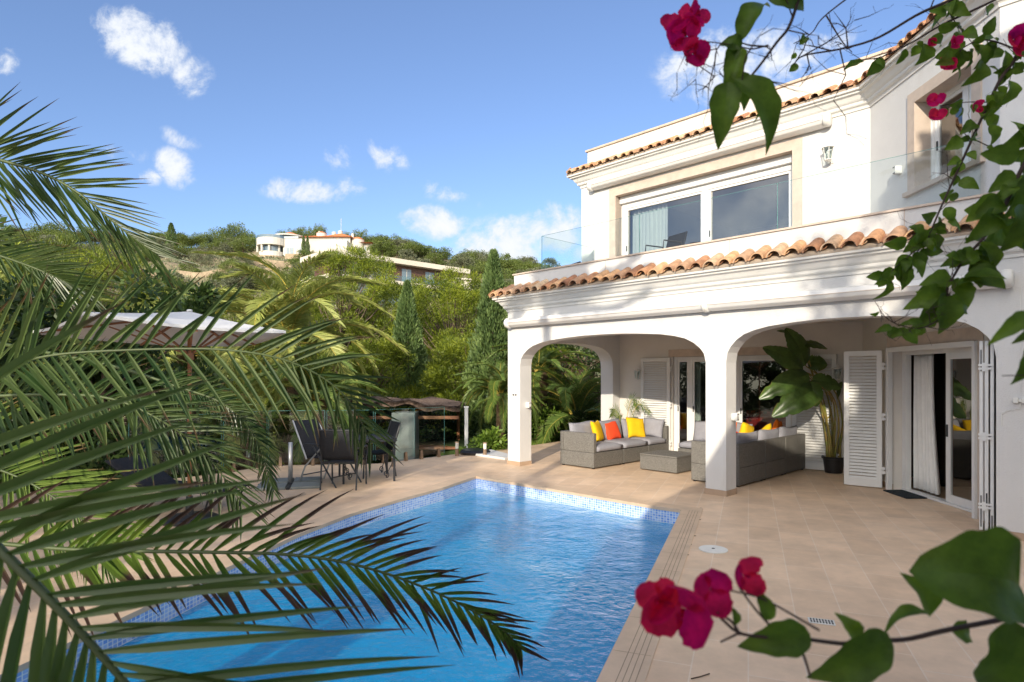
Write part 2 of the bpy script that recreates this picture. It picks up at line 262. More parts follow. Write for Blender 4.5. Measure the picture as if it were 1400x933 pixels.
# ---------------------------------------------------------------- mesh helpers
class MB:
    def __init__(s): s.v = []; s.f = []; s.uv = []
    def face(s, pts, uv=None):
        i = len(s.v); s.v.extend([tuple(p) for p in pts]); s.f.append(list(range(i, i + len(pts))))
        s.uv.append(uv or [(0, 0)] * len(pts))
    def hexa(s, c, uvs=True):   # 8 corners: bottom 4 ccw, top 4 ccw; UVs in metres
        for q in ((3, 2, 1, 0), (4, 5, 6, 7), (0, 1, 5, 4), (1, 2, 6, 5), (2, 3, 7, 6), (3, 0, 4, 7)):
            p = [Vector(c[k]) for k in q]; w = (p[1] - p[0]).length; h = (p[3] - p[0]).length
            s.face(p, [(0, 0), (w, 0), (w, h), (0, h)])
    def box(s, x0, x1, y0, y1, z0, z1):
        s.hexa([(x0, y0, z0), (x1, y0, z0), (x1, y1, z0), (x0, y1, z0), (x0, y0, z1), (x1, y0, z1), (x1, y1, z1), (x0, y1, z1)])
    def seg(s, p0, p1, s0, s1, t0, t1, z0, z1):
        """box along the plan segment p0->p1 (from s0 to s1 metres), t measured to its left"""
        d = Vector(p1) - Vector(p0); d.normalize(); n = Vector((-d.y, d.x)); p0 = Vector(p0)
        q = [p0 + d * a + n * b for a, b in ((s0, t0), (s1, t0), (s1, t1), (s0, t1))]
        s.hexa([(k.x, k.y, z0) for k in q] + [(k.x, k.y, z1) for k in q])
    def bar(s, p, q, w, h=None, up=(0, 0, 1)):
        p, q = Vector(p), Vector(q); d = (q - p).normalized(); u = Vector(up)
        if abs(d.dot(u)) > .98: u = Vector((0, 1, 0))
        x = d.cross(u).normalized() * w / 2; y = x.cross(d).normalized() * (h or w) / 2
        s.hexa([p - x - y, p + x - y, p + x + y, p - x + y, q - x - y, q + x - y, q + x + y, q - x + y])
    def tube(s, pts, r, n=8, cap=True):
        pts = [Vector(p) for p in pts]; k = len(pts); rr = r if isinstance(r, (list, tuple)) else [r] * k
        rings = []; ref = None
        for i, p in enumerate(pts):
            d = (pts[min(i + 1, k - 1)] - pts[max(i - 1, 0)]).normalized()
            if ref is None: ref = Vector((0, 0, 1)) if abs(d.z) < .9 else Vector((1, 0, 0))
            x = ref - d * ref.dot(d)
            if x.length < 1e-4: x = d.orthogonal()
            x.normalize(); y = d.cross(x); ref = x
            rings.append([p + (x * math.cos(2 * math.pi * j / n) + y * math.sin(2 * math.pi * j / n)) * rr[i] for j in range(n)])
        b = len(s.v)
        for q in rings: s.v.extend([tuple(w) for w in q])
        for i in range(k - 1):
            for j in range(n):
                a, c = b + i * n + j, b + i * n + (j + 1) % n
                s.f.append([a, c, c + n, a + n]); s.uv.append([(j / n, i), ((j + 1) / n, i), ((j + 1) / n, i + 1), (j / n, i + 1)])
        if cap:
            s.f.append([b + j for j in range(n)][::-1]); s.uv.append([(0, 0)] * n)
            s.f.append([b + (k - 1) * n + j for j in range(n)]); s.uv.append([(0, 0)] * n)
    def lathe(s, prof, n=24, c=(0, 0, 0)):
        b = len(s.v)
        for r, z in prof:
            for j in range(n): s.v.append((c[0] + r * math.cos(2 * math.pi * j / n), c[1] + r * math.sin(2 * math.pi * j / n), c[2] + z))
        for i in range(len(prof) - 1):
            for j in range(n):
                a, d = b + i * n + j, b + i * n + (j + 1) % n; s.f.append([a, d, d + n, a + n]); s.uv.append([(0, 0)] * 4)
    def prism(s, loops, f0, f1, uvs=False):
        """2D loops (outer, holes) capped at f0 and f1 (functions 2D->3D), with side walls"""
        L3 = [[Vector((p[0], p[1], 0)) for p in l] for l in loops]; tri = tessellate_polygon(L3); flat = [p for l in loops for p in l]
        def area(t): a, b, c = [flat[i] for i in t]; return (b[0] - a[0]) * (c[1] - a[1]) - (b[1] - a[1]) * (c[0] - a[0])
        for t in tri:
            t = list(t) if area(t) > 0 else list(t)[::-1]
            s.face([f1(flat[i]) for i in t], [tuple(flat[i]) for i in t]); s.face([f0(flat[i]) for i in t[::-1]], [tuple(flat[i]) for i in t[::-1]])
        for l in loops:
            run = 0
            for i in range(len(l)):
                p, q = l[i], l[(i + 1) % len(l)]; w = math.hypot(q[0] - p[0], q[1] - p[1])
                a, b, c, d = f0(p), f0(q), f1(q), f1(p); h = (Vector(d) - Vector(a)).length
                s.face([a, b, c, d], [(run, 0), (run + w, 0), (run + w, h), (run, h)]); run += w
    def grid(s, fn, nu, nv, wrap=False):
        b = len(s.v)
        for i in range(nu + 1):
            for j in range(nv + 1): s.v.append(tuple(fn(i / nu, j / nv)))
        for i in range(nu):
            for j in range(nv):
                a = b + i * (nv + 1) + j; s.f.append([a, a + nv + 1, a + nv + 2, a + 1])
                s.uv.append([(i / nu, j / nv), ((i + 1) / nu, j / nv), ((i + 1) / nu, (j + 1) / nv), (i / nu, (j + 1) / nv)])
    def build(s, name, m, parent=None, smooth=False, bevel=0., merge=False, solid=0., keepuv=True):
        me = bpy.data.meshes.new(name); me.from_pydata(s.v, [], s.f)
        uvl = me.uv_layers.new(name='UVMap'); flat = [c for f in s.uv for p in f for c in p]
        uvl.data.foreach_set('uv', flat)
        if merge or bevel:
            bm = bmesh.new(); bm.from_mesh(me); bmesh.ops.remove_doubles(bm, verts=bm.verts, dist=1e-4); bmesh.ops.recalc_face_normals(bm, faces=bm.faces); bm.to_mesh(me); bm.free()
        me.materials.append(M[m] if isinstance(m, str) else m)
        if smooth: me.polygons.foreach_set('use_smooth', [True] * len(me.polygons))
        o = bpy.data.objects.new(name, me); COL.objects.link(o)
        if parent is not None: o.parent = parent
        if bevel:
            md = o.modifiers.new('bevel', 'BEVEL'); md.width = bevel; md.segments = 2; md.limit_method = 'ANGLE'
        if solid:
            md = o.modifiers.new('solid', 'SOLIDIFY'); md.thickness = solid; md.offset = 0
        return o
def fast(name, V, Fq, UV, m, parent=None, smooth=False):
    """numpy mesh: V (n,3), Fq (m,k) faces, UV (m,k,2)"""
    me = bpy.data.meshes.new(name); k = Fq.shape[1]; nf = Fq.shape[0]
    me.vertices.add(len(V)); me.vertices.foreach_set('co', V.astype(np.float32).ravel())
    me.loops.add(nf * k); me.loops.foreach_set('vertex_index', Fq.astype(np.int32).ravel())
    me.polygons.add(nf); me.polygons.foreach_set('loop_start', np.arange(0, nf * k, k, dtype=np.int32)); me.polygons.foreach_set('loop_total', np.full(nf, k, dtype=np.int32))
    uvl = me.uv_layers.new(name='UVMap'); uvl.data.foreach_set('uv', UV.astype(np.float32).ravel())
    me.update(calc_edges=True); me.materials.append(M[m])
    if smooth: me.polygons.foreach_set('use_smooth', [True] * nf)
    o = bpy.data.objects.new(name, me); COL.objects.link(o)
    if parent is not None: o.parent = parent
    return o
def tag(o, label=None, cat=None, group=None, kind=None):
    if label: o['label'] = label
    if cat: o['category'] = cat
    if group: o['group'] = group
    if kind: o['kind'] = kind
    return o
def empty(name, l=(0, 0, 0), rz=0., label=None, cat=None, group=None, parent=None):
    o = bpy.data.objects.new(name, None); COL.objects.link(o); o.location = l; o.rotation_euler = (0, 0, rz); o.empty_display_size = .1
    if parent is not None: o.parent = parent
    return tag(o, label, cat, group)
def copy_tree(o, parent=None):
    c = o.copy(); COL.objects.link(c); c.parent = parent
    for ch in list(o.children): copy_tree(ch, c)
    return c
def cr_spline(pts, n):
    p = [Vector(q) for q in pts]; p = [p[0] * 2 - p[1]] + p + [p[-1] * 2 - p[-2]]; out = []
    segs = len(p) - 3
    for i in range(n + 1):
        t = i / n * segs; k = min(int(t), segs - 1); f = t - k; a, b, c, d = p[k:k + 4]
        out.append(.5 * ((2 * b) + (c - a) * f + (2 * a - 5 * b + 4 * c - d) * f * f + (3 * b - a - 3 * c + d) * f ** 3))
    return out
# ================================================================ SETTING: terrain, terrace, pool
RU = [-1200, -400, 0, 200, 300, 420, 520, 600, 680, 760, 900, 1400, 2600]; RV = [345, 335, 330, 337, 340, 338, 342, 352, 366, 376, 388, 400, 400]
def hgt(x, y):
    y = np.asarray(y, float); x = np.asarray(x, float)
    near = -2.2 - .10 * np.clip(y - 14, 0, 30)
    s = np.clip((y - 46) / 122, 0, 1); s = s * .9 + .1 * s * s * (3 - 2 * s)
    u = 700 + 840 * x / np.maximum(y, 60.); top = 1.8 + (514 - np.interp(u, RU, RV)) / 840 * 168     # how high the ridge stands along its length
    h = near + (top + 5.2) * s
    tr = 1.3 * np.sin(y * .55 + .02 * x) * np.clip((y - 50) / 30, 0, 1)
    bump = .7 * np.sin(x * .21 + 1.3) * np.sin(y * .17 + .4) + .4 * np.sin(x * .53 + y * .31)
    h = h + (bump + .35 * tr) * np.clip((y - 30) / 30, 0, 1) * np.clip((172 - y) / 20, 0, 1)
    return h - 30 * np.clip((y - 185) / 260, 0, 1)
def height(x, y): return float(hgt(x, y))
def terrain():
    ys = np.concatenate([np.linspace(-60, 40, 40), np.linspace(41, 200, 130), np.linspace(205, 900, 24)])
    xs = np.concatenate([np.linspace(-700, -165, 20), np.linspace(-160, 160, 180), np.linspace(165, 700, 20)])
    XX, YY = np.meshgrid(xs, ys); H = hgt(XX, YY); H = np.where(YY < 14, -2.2, H)
    V = np.stack([XX.ravel(), YY.ravel(), H.ravel()], 1); nx = len(xs); i = np.arange(len(ys) - 1)[:, None] * nx + np.arange(nx - 1)[None]
    i = i.ravel(); F = np.stack([i, i + 1, i + nx + 1, i + nx], 1); UV = np.zeros((len(F), 4, 2))
    return fast('hillside', V, F, UV, 'hillside', smooth=True)
tag(terrain(), kind='structure')
POOL = [(2.27, 8.22), (2.0, 8.42), (-.64, 10.96), (-1.11, 9.86), (-1.64, 8.92), (-2.09, 8.02), (-2.42, 6.99), (-2.66, 5.8), (-2.87, 4.68), (-2.97, 4.2), (-3.5, 1.6), (-.27, 1.6)]
def offset(poly, d):
    n = len(poly); out = []
    for i in range(n):
        a, b, c = Vector(poly[i - 1]), Vector(poly[i]), Vector(poly[(i + 1) % n]); u = (b - a).normalized(); w = (c - b).normalized()
        nu = Vector((u.y, -u.x)); nw = Vector((w.y, -w.x)); m = (nu + nw).normalized(); out.append(tuple(b + m * d / max(.3, m.dot(nu))))
    return out
TERR = [(-9, -9), (14, -9), (14, 20), (6, 20), (3.0, 17.6), (1.5, 17.1), (.1, 15.4), (-1.45, 13.95), (-2.75, 12.6), (-4.8, 12.35), (-5.5, 11.2), (-6.6, 10), (-9, 8.6)]
m = MB(); m.prism([TERR, offset(POOL, .26)], lambda p: (p[0], p[1], -.10), lambda p: (p[0], p[1], 0)); tag(m.build('terrace_floor', 'paving'), kind='structure')
m = MB(); m.prism([offset(TERR, -.02), offset(POOL, .30)], lambda p: (p[0], p[1], -2.6), lambda p: (p[0], p[1], -.101)); tag(m.build('terrace_retaining_base', 'plaster_warm'), kind='structure')
m = MB(); m.prism([offset(POOL, .262), offset(POOL, -.004)], lambda p: (p[0], p[1], -.035), lambda p: (p[0], p[1], .007)); cop = m.build('pool_coping', 'coping'); tag(cop, kind='structure')
m = MB()
e0, e1 = Vector(POOL[0]), Vector(POOL[-1]); d_ = (e1 - e0).normalized(); n_ = Vector((d_.y, -d_.x)); n_ = n_ if n_.x > 0 else -n_
for k in range(4):
    t = .10 + .036 * k; p = e0 + n_ * t; L_ = (e1 - e0).length
    q = [p + d_ * .0, p + d_ * L_, p + d_ * L_ + n_ * .006, p + n_ * .006]; m.face([(w.x, w.y, .0085) for w in q][::-1])
for k in range(14):        # joints across the coping
    for (A, B) in ((POOL[0], POOL[-1]), (POOL[1], POOL[2])):
        A_, B_ = Vector(A), Vector(B); dd = (B_ - A_); LL = dd.length; dd.normalize(); nn_ = Vector((-dd.y, dd.x)); nn_ = nn_ if (nn_.x + nn_.y) > 0 else -nn_
        s_ = .3 + k * .6
        if s_ < LL - .1:
            p = A_ + dd * s_; q = [p, p + dd * .005, p + dd * .005 + nn_ * .25, p + nn_ * .25]; m.face([(w.x, w.y, .009) for w in q])
tag(m.build('pool_coping_grooves', 'groove'), kind='structure')
m = MB(); run = 0
for i in range(len(POOL)):
    p, q = POOL[i], POOL[(i + 1) % len(POOL)]; w = math.hypot(q[0] - p[0], q[1] - p[1])
    m.face([(q[0], q[1], -1.2), (p[0], p[1], -1.2), (p[0], p[1], -.034), (q[0], q[1], -.034)][::1], [(run + w, 0), (run, 0), (run, 1.466), (run + w, 1.466)]); run += w
tag(m.build('pool_wall_lining', 'mosaic'), kind='structure')
m = MB()
for t in tessellate_polygon([[Vector((p[0], p[1], 0)) for p in POOL]]): m.face([(POOL[i][0], POOL[i][1], -1.2) for i in t], [POOL[i] for i in t])
tag(m.build('pool_floor', 'mosaic_floor'), kind='structure')
m = MB()
for t in tessellate_polygon([[Vector((p[0], p[1], 0)) for p in POOL]]):
    q = [POOL[i] for i in t]; ar = (q[1][0] - q[0][0]) * (q[2][1] - q[0][1]) - (q[1][1] - q[0][1]) * (q[2][0] - q[0][0]); q = q if ar > 0 else q[::-1]
    m.face([(a, b, -.2) for a, b in q])
tag(m.build('pool_water', 'water'), kind='structure')

# ================================================================ THE VILLA
H = empty('villa', (HO[0], HO[1], 0), HROT, 'white two storey villa with arched porch and terracotta tiled eaves beside the pool', 'house')
ARCH = [(0, 2.0), (.03, 2.14), (.09, 2.22), (.2, 2.31), (.35, 2.385), (.55, 2.435), (.8, 2.475), (1.2, 2.505), (1.6, 2.525), (2.015, 2.53)]
def arch_pts(a0, a1, up=0.):
    h = (a1 - a0) / 2; L = [(a0 + p[0] / 2.015 * h, p[1] + up * (p[1] - 2) / .53) for p in ARCH]; Rr = [(a1 - p[0] / 2.015 * h, p[1] + up * (p[1] - 2) / .53) for p in ARCH[:-1]][::-1]
    return L + Rr
m = MB()
out = [(-.35, 0), (0, 0)] + arch_pts(0, 4.03) + [(4.03, 0), (4.36, 0)] + arch_pts(4.36, 7.55, .03) + [(7.55, 0), (12, 0), (12, 3.54), (-.35, 3.54)]
m.prism([out], lambda p: (p[0], .32, p[1]), lambda p: (p[0], 0, p[1])); m.build('arcade_wall', 'plaster', H)
m = MB()   # end wall with its own arch
out = [(.323, 0)] + [(b, z) for b, z in arch_pts(.323, 3.07, -.02)] + [(3.07, 0), (9, 0), (9, 3.54), (.323, 3.54)]
m.prism([out], lambda p: (0, p[0], p[1]), lambda p: (-.35, p[0], p[1])); m.build('end_wall', 'plaster', H)
# back wall of the porch, from A to C, then the angled door wall C - D - E
A2, C2 = (0.0, 3.35), (5.12, 3.72); D2 = loc(5.97, 9.72); E2 = loc(5.86, 7.72); E3 = (7.72, .322)
def s_of_u(p0, p1, u):
    w0, w1 = Vector(wor(*p0)), Vector(wor(*p1)); r = (u - 700) / 840; d = w1 - w0; t = (r * w0.y - w0.x) / (d.x - r * d.y); return t * d.length
def wall_open(name, p0, p1, th, z0, z1, ops, m_, s_end=None):
    mb = MB(); L = (Vector(p1) - Vector(p0)).length if s_end is None else s_end; s = 0
    for (a, b, c, d) in ops:
        mb.seg(p0, p1, s, a, 0, th, z0, z1)
        if c > z0: mb.seg(p0, p1, a, b, 0, th, z0, c)
        if d < z1: mb.seg(p0, p1, a, b, 0, th, d, z1)
        s = b
    mb.seg(p0, p1, s, L, 0, th, z0, z1); return mb.build(name, m_, H)
sA, sB = s_of_u(A2, C2, 920), s_of_u(A2, C2, 1081)
wall_open('back_wall', A2, C2, .25, 0, 2.8, [(sA, sB, 0, 2.22)], 'plaster_warm')
m = MB(); m.seg(C2, D2, 0, (Vector(D2) - Vector(C2)).length, 0, .3, 0, 2.8); m.build('porch_corner_wall', 'plaster_warm', H)
LDE = (Vector(E2) - Vector(D2)).length
m = MB(); m.seg(D2, E2, 0, LDE, 0, .3, 2.42, 2.8); m.seg(D2, E2, LDE, LDE + .5, 0, .3, 0, 2.8); m.build('door_wall', 'plaster_warm', H)
m = MB(); m.seg(D2, E2, -.05, LDE + .1, -.012, .3, 2.24, 2.42); m.seg(D2, E2, LDE - .06, LDE + .03, -.012, .3, 0, 2.24); m.build('door_stone_trim', 'trim', H)
m = MB(); m.seg(A2, C2, sA - .1, sB + .1, -.015, .24, 2.22, 2.38); m.build('door_stone_trim', 'trim', H)
# slabs
PL = [(-.349, .32), (12, .32), (12, 9), (-.349, 9)]
m = MB(); m.prism([PL], lambda p: (p[0], p[1], 2.8), lambda p: (p[0], p[1], 3.52)); m.build('porch_ceiling', 'plaster_warm', H)
m = MB(); m.box(-.3, 12, .05, 9, 3.525, 3.6); m.build('balcony_floor', 'paving', H)
# interior shells
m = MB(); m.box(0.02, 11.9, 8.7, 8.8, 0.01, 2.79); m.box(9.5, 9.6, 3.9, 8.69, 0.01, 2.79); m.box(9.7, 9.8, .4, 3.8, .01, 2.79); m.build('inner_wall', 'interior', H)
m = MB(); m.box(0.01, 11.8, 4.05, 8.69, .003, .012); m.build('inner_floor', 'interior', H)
# ---- doors and windows
def glazed(name, p0, p1, s0, s1, t, z0, z1, mull, gl='glass', fw=.07, fd=.07, skip=(), rails=()):
    fr = MB()
    fr.seg(p0, p1, s0, s1, t, t + fd, z1 - fw, z1); fr.seg(p0, p1, s0, s1, t, t + fd, z0, z0 + fw * .6)
    fr.seg(p0, p1, s0, s0 + fw, t, t + fd, z0 + fw * .6, z1 - fw); fr.seg(p0, p1, s1 - fw, s1, t, t + fd, z0 + fw * .6, z1 - fw)
    cuts = [s0 + fw]
    for q in mull: fr.seg(p0, p1, q - fw * .6, q + fw * .6, t + .004, t + fd - .004, z0 + fw * .6, z1 - fw); cuts += [q - fw * .6, q + fw * .6]
    cuts.append(s1 - fw); e = empty(name, parent=H); fr.build('frame', 'white_metal', e, bevel=.004)
    for i in range(0, len(cuts), 2):
        if i // 2 in skip: continue
        g = MB(); d = (Vector(p1) - Vector(p0)).normalized(); n = Vector((-d.y, d.x)); a = Vector(p0) + d * cuts[i] + n * (t + fd / 2); b = Vector(p0) + d * cuts[i + 1] + n * (t + fd / 2)
        # an inner sash frame round each pane
        g.face([(a.x, a.y, z0 + fw * .6), (b.x, b.y, z0 + fw * .6), (b.x, b.y, z1 - fw), (a.x, a.y, z1 - fw)]); g.build('pane', gl, e)
        sh = MB(); w = .045
        for (x0, x1, y0, y1) in ((cuts[i], cuts[i] + w, z0 + fw * .6, z1 - fw), (cuts[i + 1] - w, cuts[i + 1], z0 + fw * .6, z1 - fw), (cuts[i] + w, cuts[i + 1] - w, z0 + fw * .6, z0 + fw * .6 + w * 1.6), (cuts[i] + w, cuts[i + 1] - w, z1 - fw - w, z1 - fw)):
            sh.seg(p0, p1, x0, x1, t + .018, t + fd - .018, y0, y1)
        sh.build('sash', 'white_metal', e, bevel=.003)
        hd = MB(); hd.seg(p0, p1, cuts[i] + .012, cuts[i] + .03, t + .004, t + .018, (z0 + z1) / 2 - .1, (z0 + z1) / 2 + .02); hd.build('handle', 'dark_metal', e)
    return e
glazed('sliding_door', A2, C2, sA, sB, .06, 0, 2.22, [s_of_u(A2, C2, 941) + .02, s_of_u(A2, C2, 975), s_of_u(A2, C2, 1007)])
# recessed door in the angled wall: sliding panel half open
n_in = .16
sd0, sd1 = .06, LDE - .02
g_open = s_of_u(D2, E2, 1300); 
dd = empty('sliding_door', parent=H)
fr = MB(); fr.seg(D2, E2, sd0, sd1, n_in, n_in + .09, 2.12, 2.24); fr.seg(D2, E2, sd0, sd1, n_in - .02, n_in + .12, 0.004, .035)
fr.seg(D2, E2, sd0, sd0 + .09, n_in, n_in + .09, .035, 2.12); fr.seg(D2, E2, sd1 - .07, sd1, n_in, n_in + .09, .035, 2.12)
fr.seg(D2, E2, -.02, .05, -.05, .02, 0, 2.24); fr.seg(D2, E2, .05, LDE - .05, -.05, .02, 2.17, 2.24); fr.seg(D2, E2, LDE-.05, LDE + .0, -.05, .02, 0, 2.24)
fr.build('frame', 'white_metal', dd, bevel=.004)
pn = MB(); q0, q1 = 1.10, LDE + .10
for (x0, x1, y0, y1) in ((q0, q0 + .09, .04, 2.12), (q1 - .09, q1, .04, 2.12), (q0 + .09, q1 - .09, .04, .15), (q0 + .09, q1 - .09, 2.03, 2.12)): pn.seg(D2, E2, x0, x1, n_in + .01, n_in + .05, y0, y1)
pn.build('sliding_panel', 'white_metal', dd, bevel=.004)
g = MB(); a = Vector(D2); dv = (Vector(E2) - a).normalized(); nv = Vector((-dv.y, dv.x)); x0 = a + dv * (q0 + .09) + nv * (n_in + .03); x1 = a + dv * (q1 - .09) + nv * (n_in + .03)
g.face([(x0.x, x0.y, .15), (x1.x, x1.y, .15), (x1.x, x1.y, 2.03), (x0.x, x0.y, 2.03)]); g.build('pane', 'glass', dd)
hd = MB(); hd.seg(D2, E2, q0 + .03, q0 + .05, n_in - .006, n_in + .01, .95, 1.12); hd.build('handle', 'dark_metal', dd)
m = MB(); m.seg(D2, E2, -.0, .012, .0, n_in, 0.0, .09); m.build('baseboard', 'baseboard', H)
# ---- louvred shutters
def shutter(p0, p1, w, z0=.02, z1=2.2, th=.04, s0=0., t0=0., panels=1, name='shutter'):
    e = empty(name, parent=H); f = MB(); st = .075
    for (a, b, c, d) in ((0, st, z0, z1), (w - st, w, z0, z1), (st, w - st, z0, z0 + .12), (st, w - st, z1 - .08, z1)): f.seg(p0, p1, s0 + a, s0 + b, t0, t0 + th, c, d)
    f.build('shutter_frame', 'white_metal', e, bevel=.004)
    l = MB(); d = (Vector(p1) - Vector(p0)).normalized(); n = Vector((-d.y, d.x)); z = z0 + .12; zt = z1 - .08; k = int((zt - z) / .052); st_ = (zt - z) / k
    for i in range(k):
        zz = z + i * st_; A = Vector(p0) + d * (s0 + st); B = Vector(p0) + d * (s0 + w - st)
        c = []
        for (t, dz) in ((t0 + .002, .0), (t0 + .008, -.003), (t0 + th - .008, st_ * .66), (t0 + th - .014, st_ * .66 + .003)):
            c.append((t, zz + dz))
        l.hexa([(*(A + n * c[0][0]), c[0][1]), (*(B + n * c[0][0]), c[0][1]), (*(B + n * c[1][0]), c[1][1]), (*(A + n * c[1][0]), c[1][1]),
                (*(A + n * c[3][0]), c[3][1]), (*(B + n * c[3][0]), c[3][1]), (*(B + n * c[2][0]), c[2][1]), (*(A + n * c[2][0]), c[2][1])])
    l.build('louvre_panel', 'white_metal', e)
    for zz in (.3, 1.15, 1.95):
        h = MB(); h.seg(p0, p1, s0 + w - .01, s0 + w + .05, t0 - .018, t0 - .002, zz - .05, zz - .015); h.seg(p0, p1, s0 + w - .01, s0 + w + .05, t0 - .018, t0 - .002, zz + .015, zz + .05); h.seg(p0, p1, s0 + w + .012, s0 + w + .028, t0 - .026, t0 - .019, zz - .06, zz + .06); h.build('hinge', 'white_metal', e)
    return e
shutter(A2, C2, sA - s_of_u(A2, C2, 880), s0=s_of_u(A2, C2, 880) - .04, t0=-.07)
shutter(A2, C2, .78, s0=sB + .05, t0=-.07)
shutter(loc(5.45, 10.09), loc(5.9, 9.74), .54)
e = empty('folded_shutter', parent=H)     # stacked leaves at the near jamb, seen edge on
p0, p1 = loc(5.40, 7.10), loc(5.80, 7.62)
for k in range(3):
    f = MB(); f.seg(p0, p1, 0, .62, -.05 * k, -.05 * k - .034, .02, 2.2); f.build('shutter_leaf', 'white_metal', e, bevel=.004)
f = MB(); f.seg(p0, p1, -.003, .0, -.01, -.022, .06, .42); f.seg(p0, p1, -.003, .0, -.01, -.022, 1.85, 2.1); f.seg(p0, p1, -.003, 0, -.06, -.075, .3, .45); f.seg(p0, p1, -.003, 0, -.11, -.122, .05, .2); f.build('shutter_slot', 'dark_metal', e)
for zz in (.3, 1.1, 1.9): h = MB(); h.seg(p0, p1, -.016, -.004, .01, -.13, zz - .03, zz - .005); h.seg(p0, p1, -.016, -.004, .01, -.13, zz + .01, zz + .035); h.seg(p0, p1, -.022, -.016, -.03, -.06, zz - .05, zz + .05); h.build('hinge', 'white_metal', e)
# ---- mouldings and tiles
def sweep(name, path, prof, m_, closed_ends=True):
    prof = [(o * .54 if o > 0 else o, z) for o, z in prof] if m_ == 'moulding' else prof
    P2 = [Vector(p) for p in path]; mb = MB(); rings = []
    for i, p in enumerate(P2):
        ds = []
        if i > 0: ds.append((P2[i] - P2[i - 1]).normalized())
        if i < len(P2) - 1: ds.append((P2[i + 1] - P2[i]).normalized())
        ns = [Vector((d.y, -d.x)) for d in ds]; mm = sum(ns, Vector((0, 0))).normalized(); k = 1 / max(.2, mm.dot(ns[0]))
        rings.append([(p.x + mm.x * o * k, p.y + mm.y * o * k, z) for o, z in prof])
    for i in range(len(rings) - 1):
        for j in range(len(prof)):
            k = (j + 1) % len(prof); mb.face([rings[i][j], rings[i + 1][j], rings[i + 1][k], rings[i][k]])
    mb.face(rings[0]); mb.face(rings[-1][::-1]); return mb.build(name, m_, H)
PROF_L = [(-.01, 3.10), (.035, 3.10), (.04, 3.135), (.06, 3.15), (.10, 3.158), (.125, 3.175), (.13, 3.21), (.15, 3.215), (.19, 3.235), (.25, 3.29), (.30, 3.305), (.34, 3.31), (.345, 3.34), (.42, 3.345), (.425, 3.375), (-.01, 3.375)]
sweep('cornice', [(-.35, 9), (-.35, 0), (12, 0)], PROF_L, 'moulding')
UP = [(.1, 9), (.1, 1.8), (5.783, 1.8), (7.583, 0), (12, 0)]
PROF_U = [(o, z + 2.80) for o, z in PROF_L]
sweep('cornice', UP, PROF_U, 'moulding')
rng = random.Random(4)
def tiles(name, path, tip_out, tip_z, top_out, top_z, sp=.25, r=.088, inner=False):
    mb = MB(); P2 = [Vector(p) for p in path]
    for i in range(len(P2) - 1):
        a, b = P2[i], P2[i + 1]; d = (b - a).normalized(); n = Vector((d.y, -d.x)); L = (b - a).length
        cv = [0, 0]      # extra length at each end at the tip, from the mitre
        for e_, (k0, k1) in enumerate(((i - 1, i), (i + 1, i + 2))):
            if 0 <= k0 and k1 < len(P2) and k0 < len(P2) - 1:
                d2 = (P2[k1] - P2[k0]).normalized(); ang = d.angle_signed(d2); cv[e_] = math.tan(d.cross(d2) / 2 if False else (math.atan2(d.x * d2.y - d.y * d2.x, d.dot(d2))) / 2) * (-1)  * (1 if e_ == 1 else -1)
        cnt = int(round(L / sp)); 
        lo = -int(tip_out / sp) - 1; 
        for k in range(lo, cnt - lo):
            s = (k + .5) * L / cnt
            def lim(o): return (-o * abs(cv[0]) if cv[0] < 0 else o * abs(cv[0])), L - (-o * abs(cv[1]) if cv[1] < 0 else o * abs(cv[1]))
            # range of outs for which this tile exists
            def ok(o):
                x0 = 0; x1 = L
                if cv[0]: x0 = o * cv[0]
                if cv[1]: x1 = L - o * cv[1] 
                return x0 - .02 <= s <= x1 + .02
            outs = [tip_out + (top_out - tip_out) * q / 12 for q in range(13)]; good = [o for o in outs if ok(o)]
            if len(good) < 2: continue
            oa, ob = max(good), min(good)
            jz = rng.uniform(-.008, .008); js = rng.uniform(-.012, .012); u = rng.random(); jo = rng.uniform(-.02, .02)
            def Q(sx, o, z): p = a + d * (s + js + sx) + n * o; f = (tip_out - o) / (tip_out - top_out); return (p.x, p.y, tip_z + (top_z - tip_z) * f + z)
            pieces = [(oa + jo, max(ob, oa - .42), r, r * .86, 0, 1)]
            if oa - ob > .34: pieces.append((oa - .32, ob, r * 1.0, r * .9, .014, 1))
            pieces2 = [(oa - .05 + jo, ob, r * .78, r * .78, -.01, -1)]
            for (o0, o1, r0, r1, zz, sg) in pieces + pieces2:
                off = 0 if sg > 0 else L / cnt / 2; K = 8; uu = u if zz == 0 else rng.random()
                for jj in range(K):
                    t0, t1 = math.pi * jj / K, math.pi * (jj + 1) / K
                    def ring(t, rr, o, dr=0): return Q(off + (rr - dr) * math.cos(t), o, zz + jz + sg * (rr - dr) * math.sin(t) * (.95 if sg > 0 else .6) + (0 if sg > 0 else .045))
                    A_, B_, C_, D_ = ring(t0, r0, o0), ring(t1, r0, o0), ring(t1, r1, o1), ring(t0, r1, o1)
                    mb.face([A_, B_, C_, D_] if sg > 0 else [D_, C_, B_, A_], [(uu, 0)] * 4)
                    a_, b_, c_, d_2 = ring(t0, r0, o0, .016), ring(t1, r0, o0, .016), ring(t1, r1, o1, .016), ring(t0, r1, o1, .016)
                    mb.face([d_2, c_, b_, a_], [(uu, 0)] * 4); mb.face([a_, b_, B_, A_], [(uu, 0)] * 4)
    o = mb.build(name, 'terracotta', H, smooth=False); return o
tiles('eave_tiles', [(-.35, 6), (-.35, 0), (7.9, 0)], .31, 3.405, .0, 3.57, sp=.235, r=.10)
tiles('roof_tiles', [(.1, 5), (.1, 1.8), (5.783, 1.8), (7.583, 0), (12, 0)], .29, 6.20, .0, 6.35, sp=.205, r=.078)
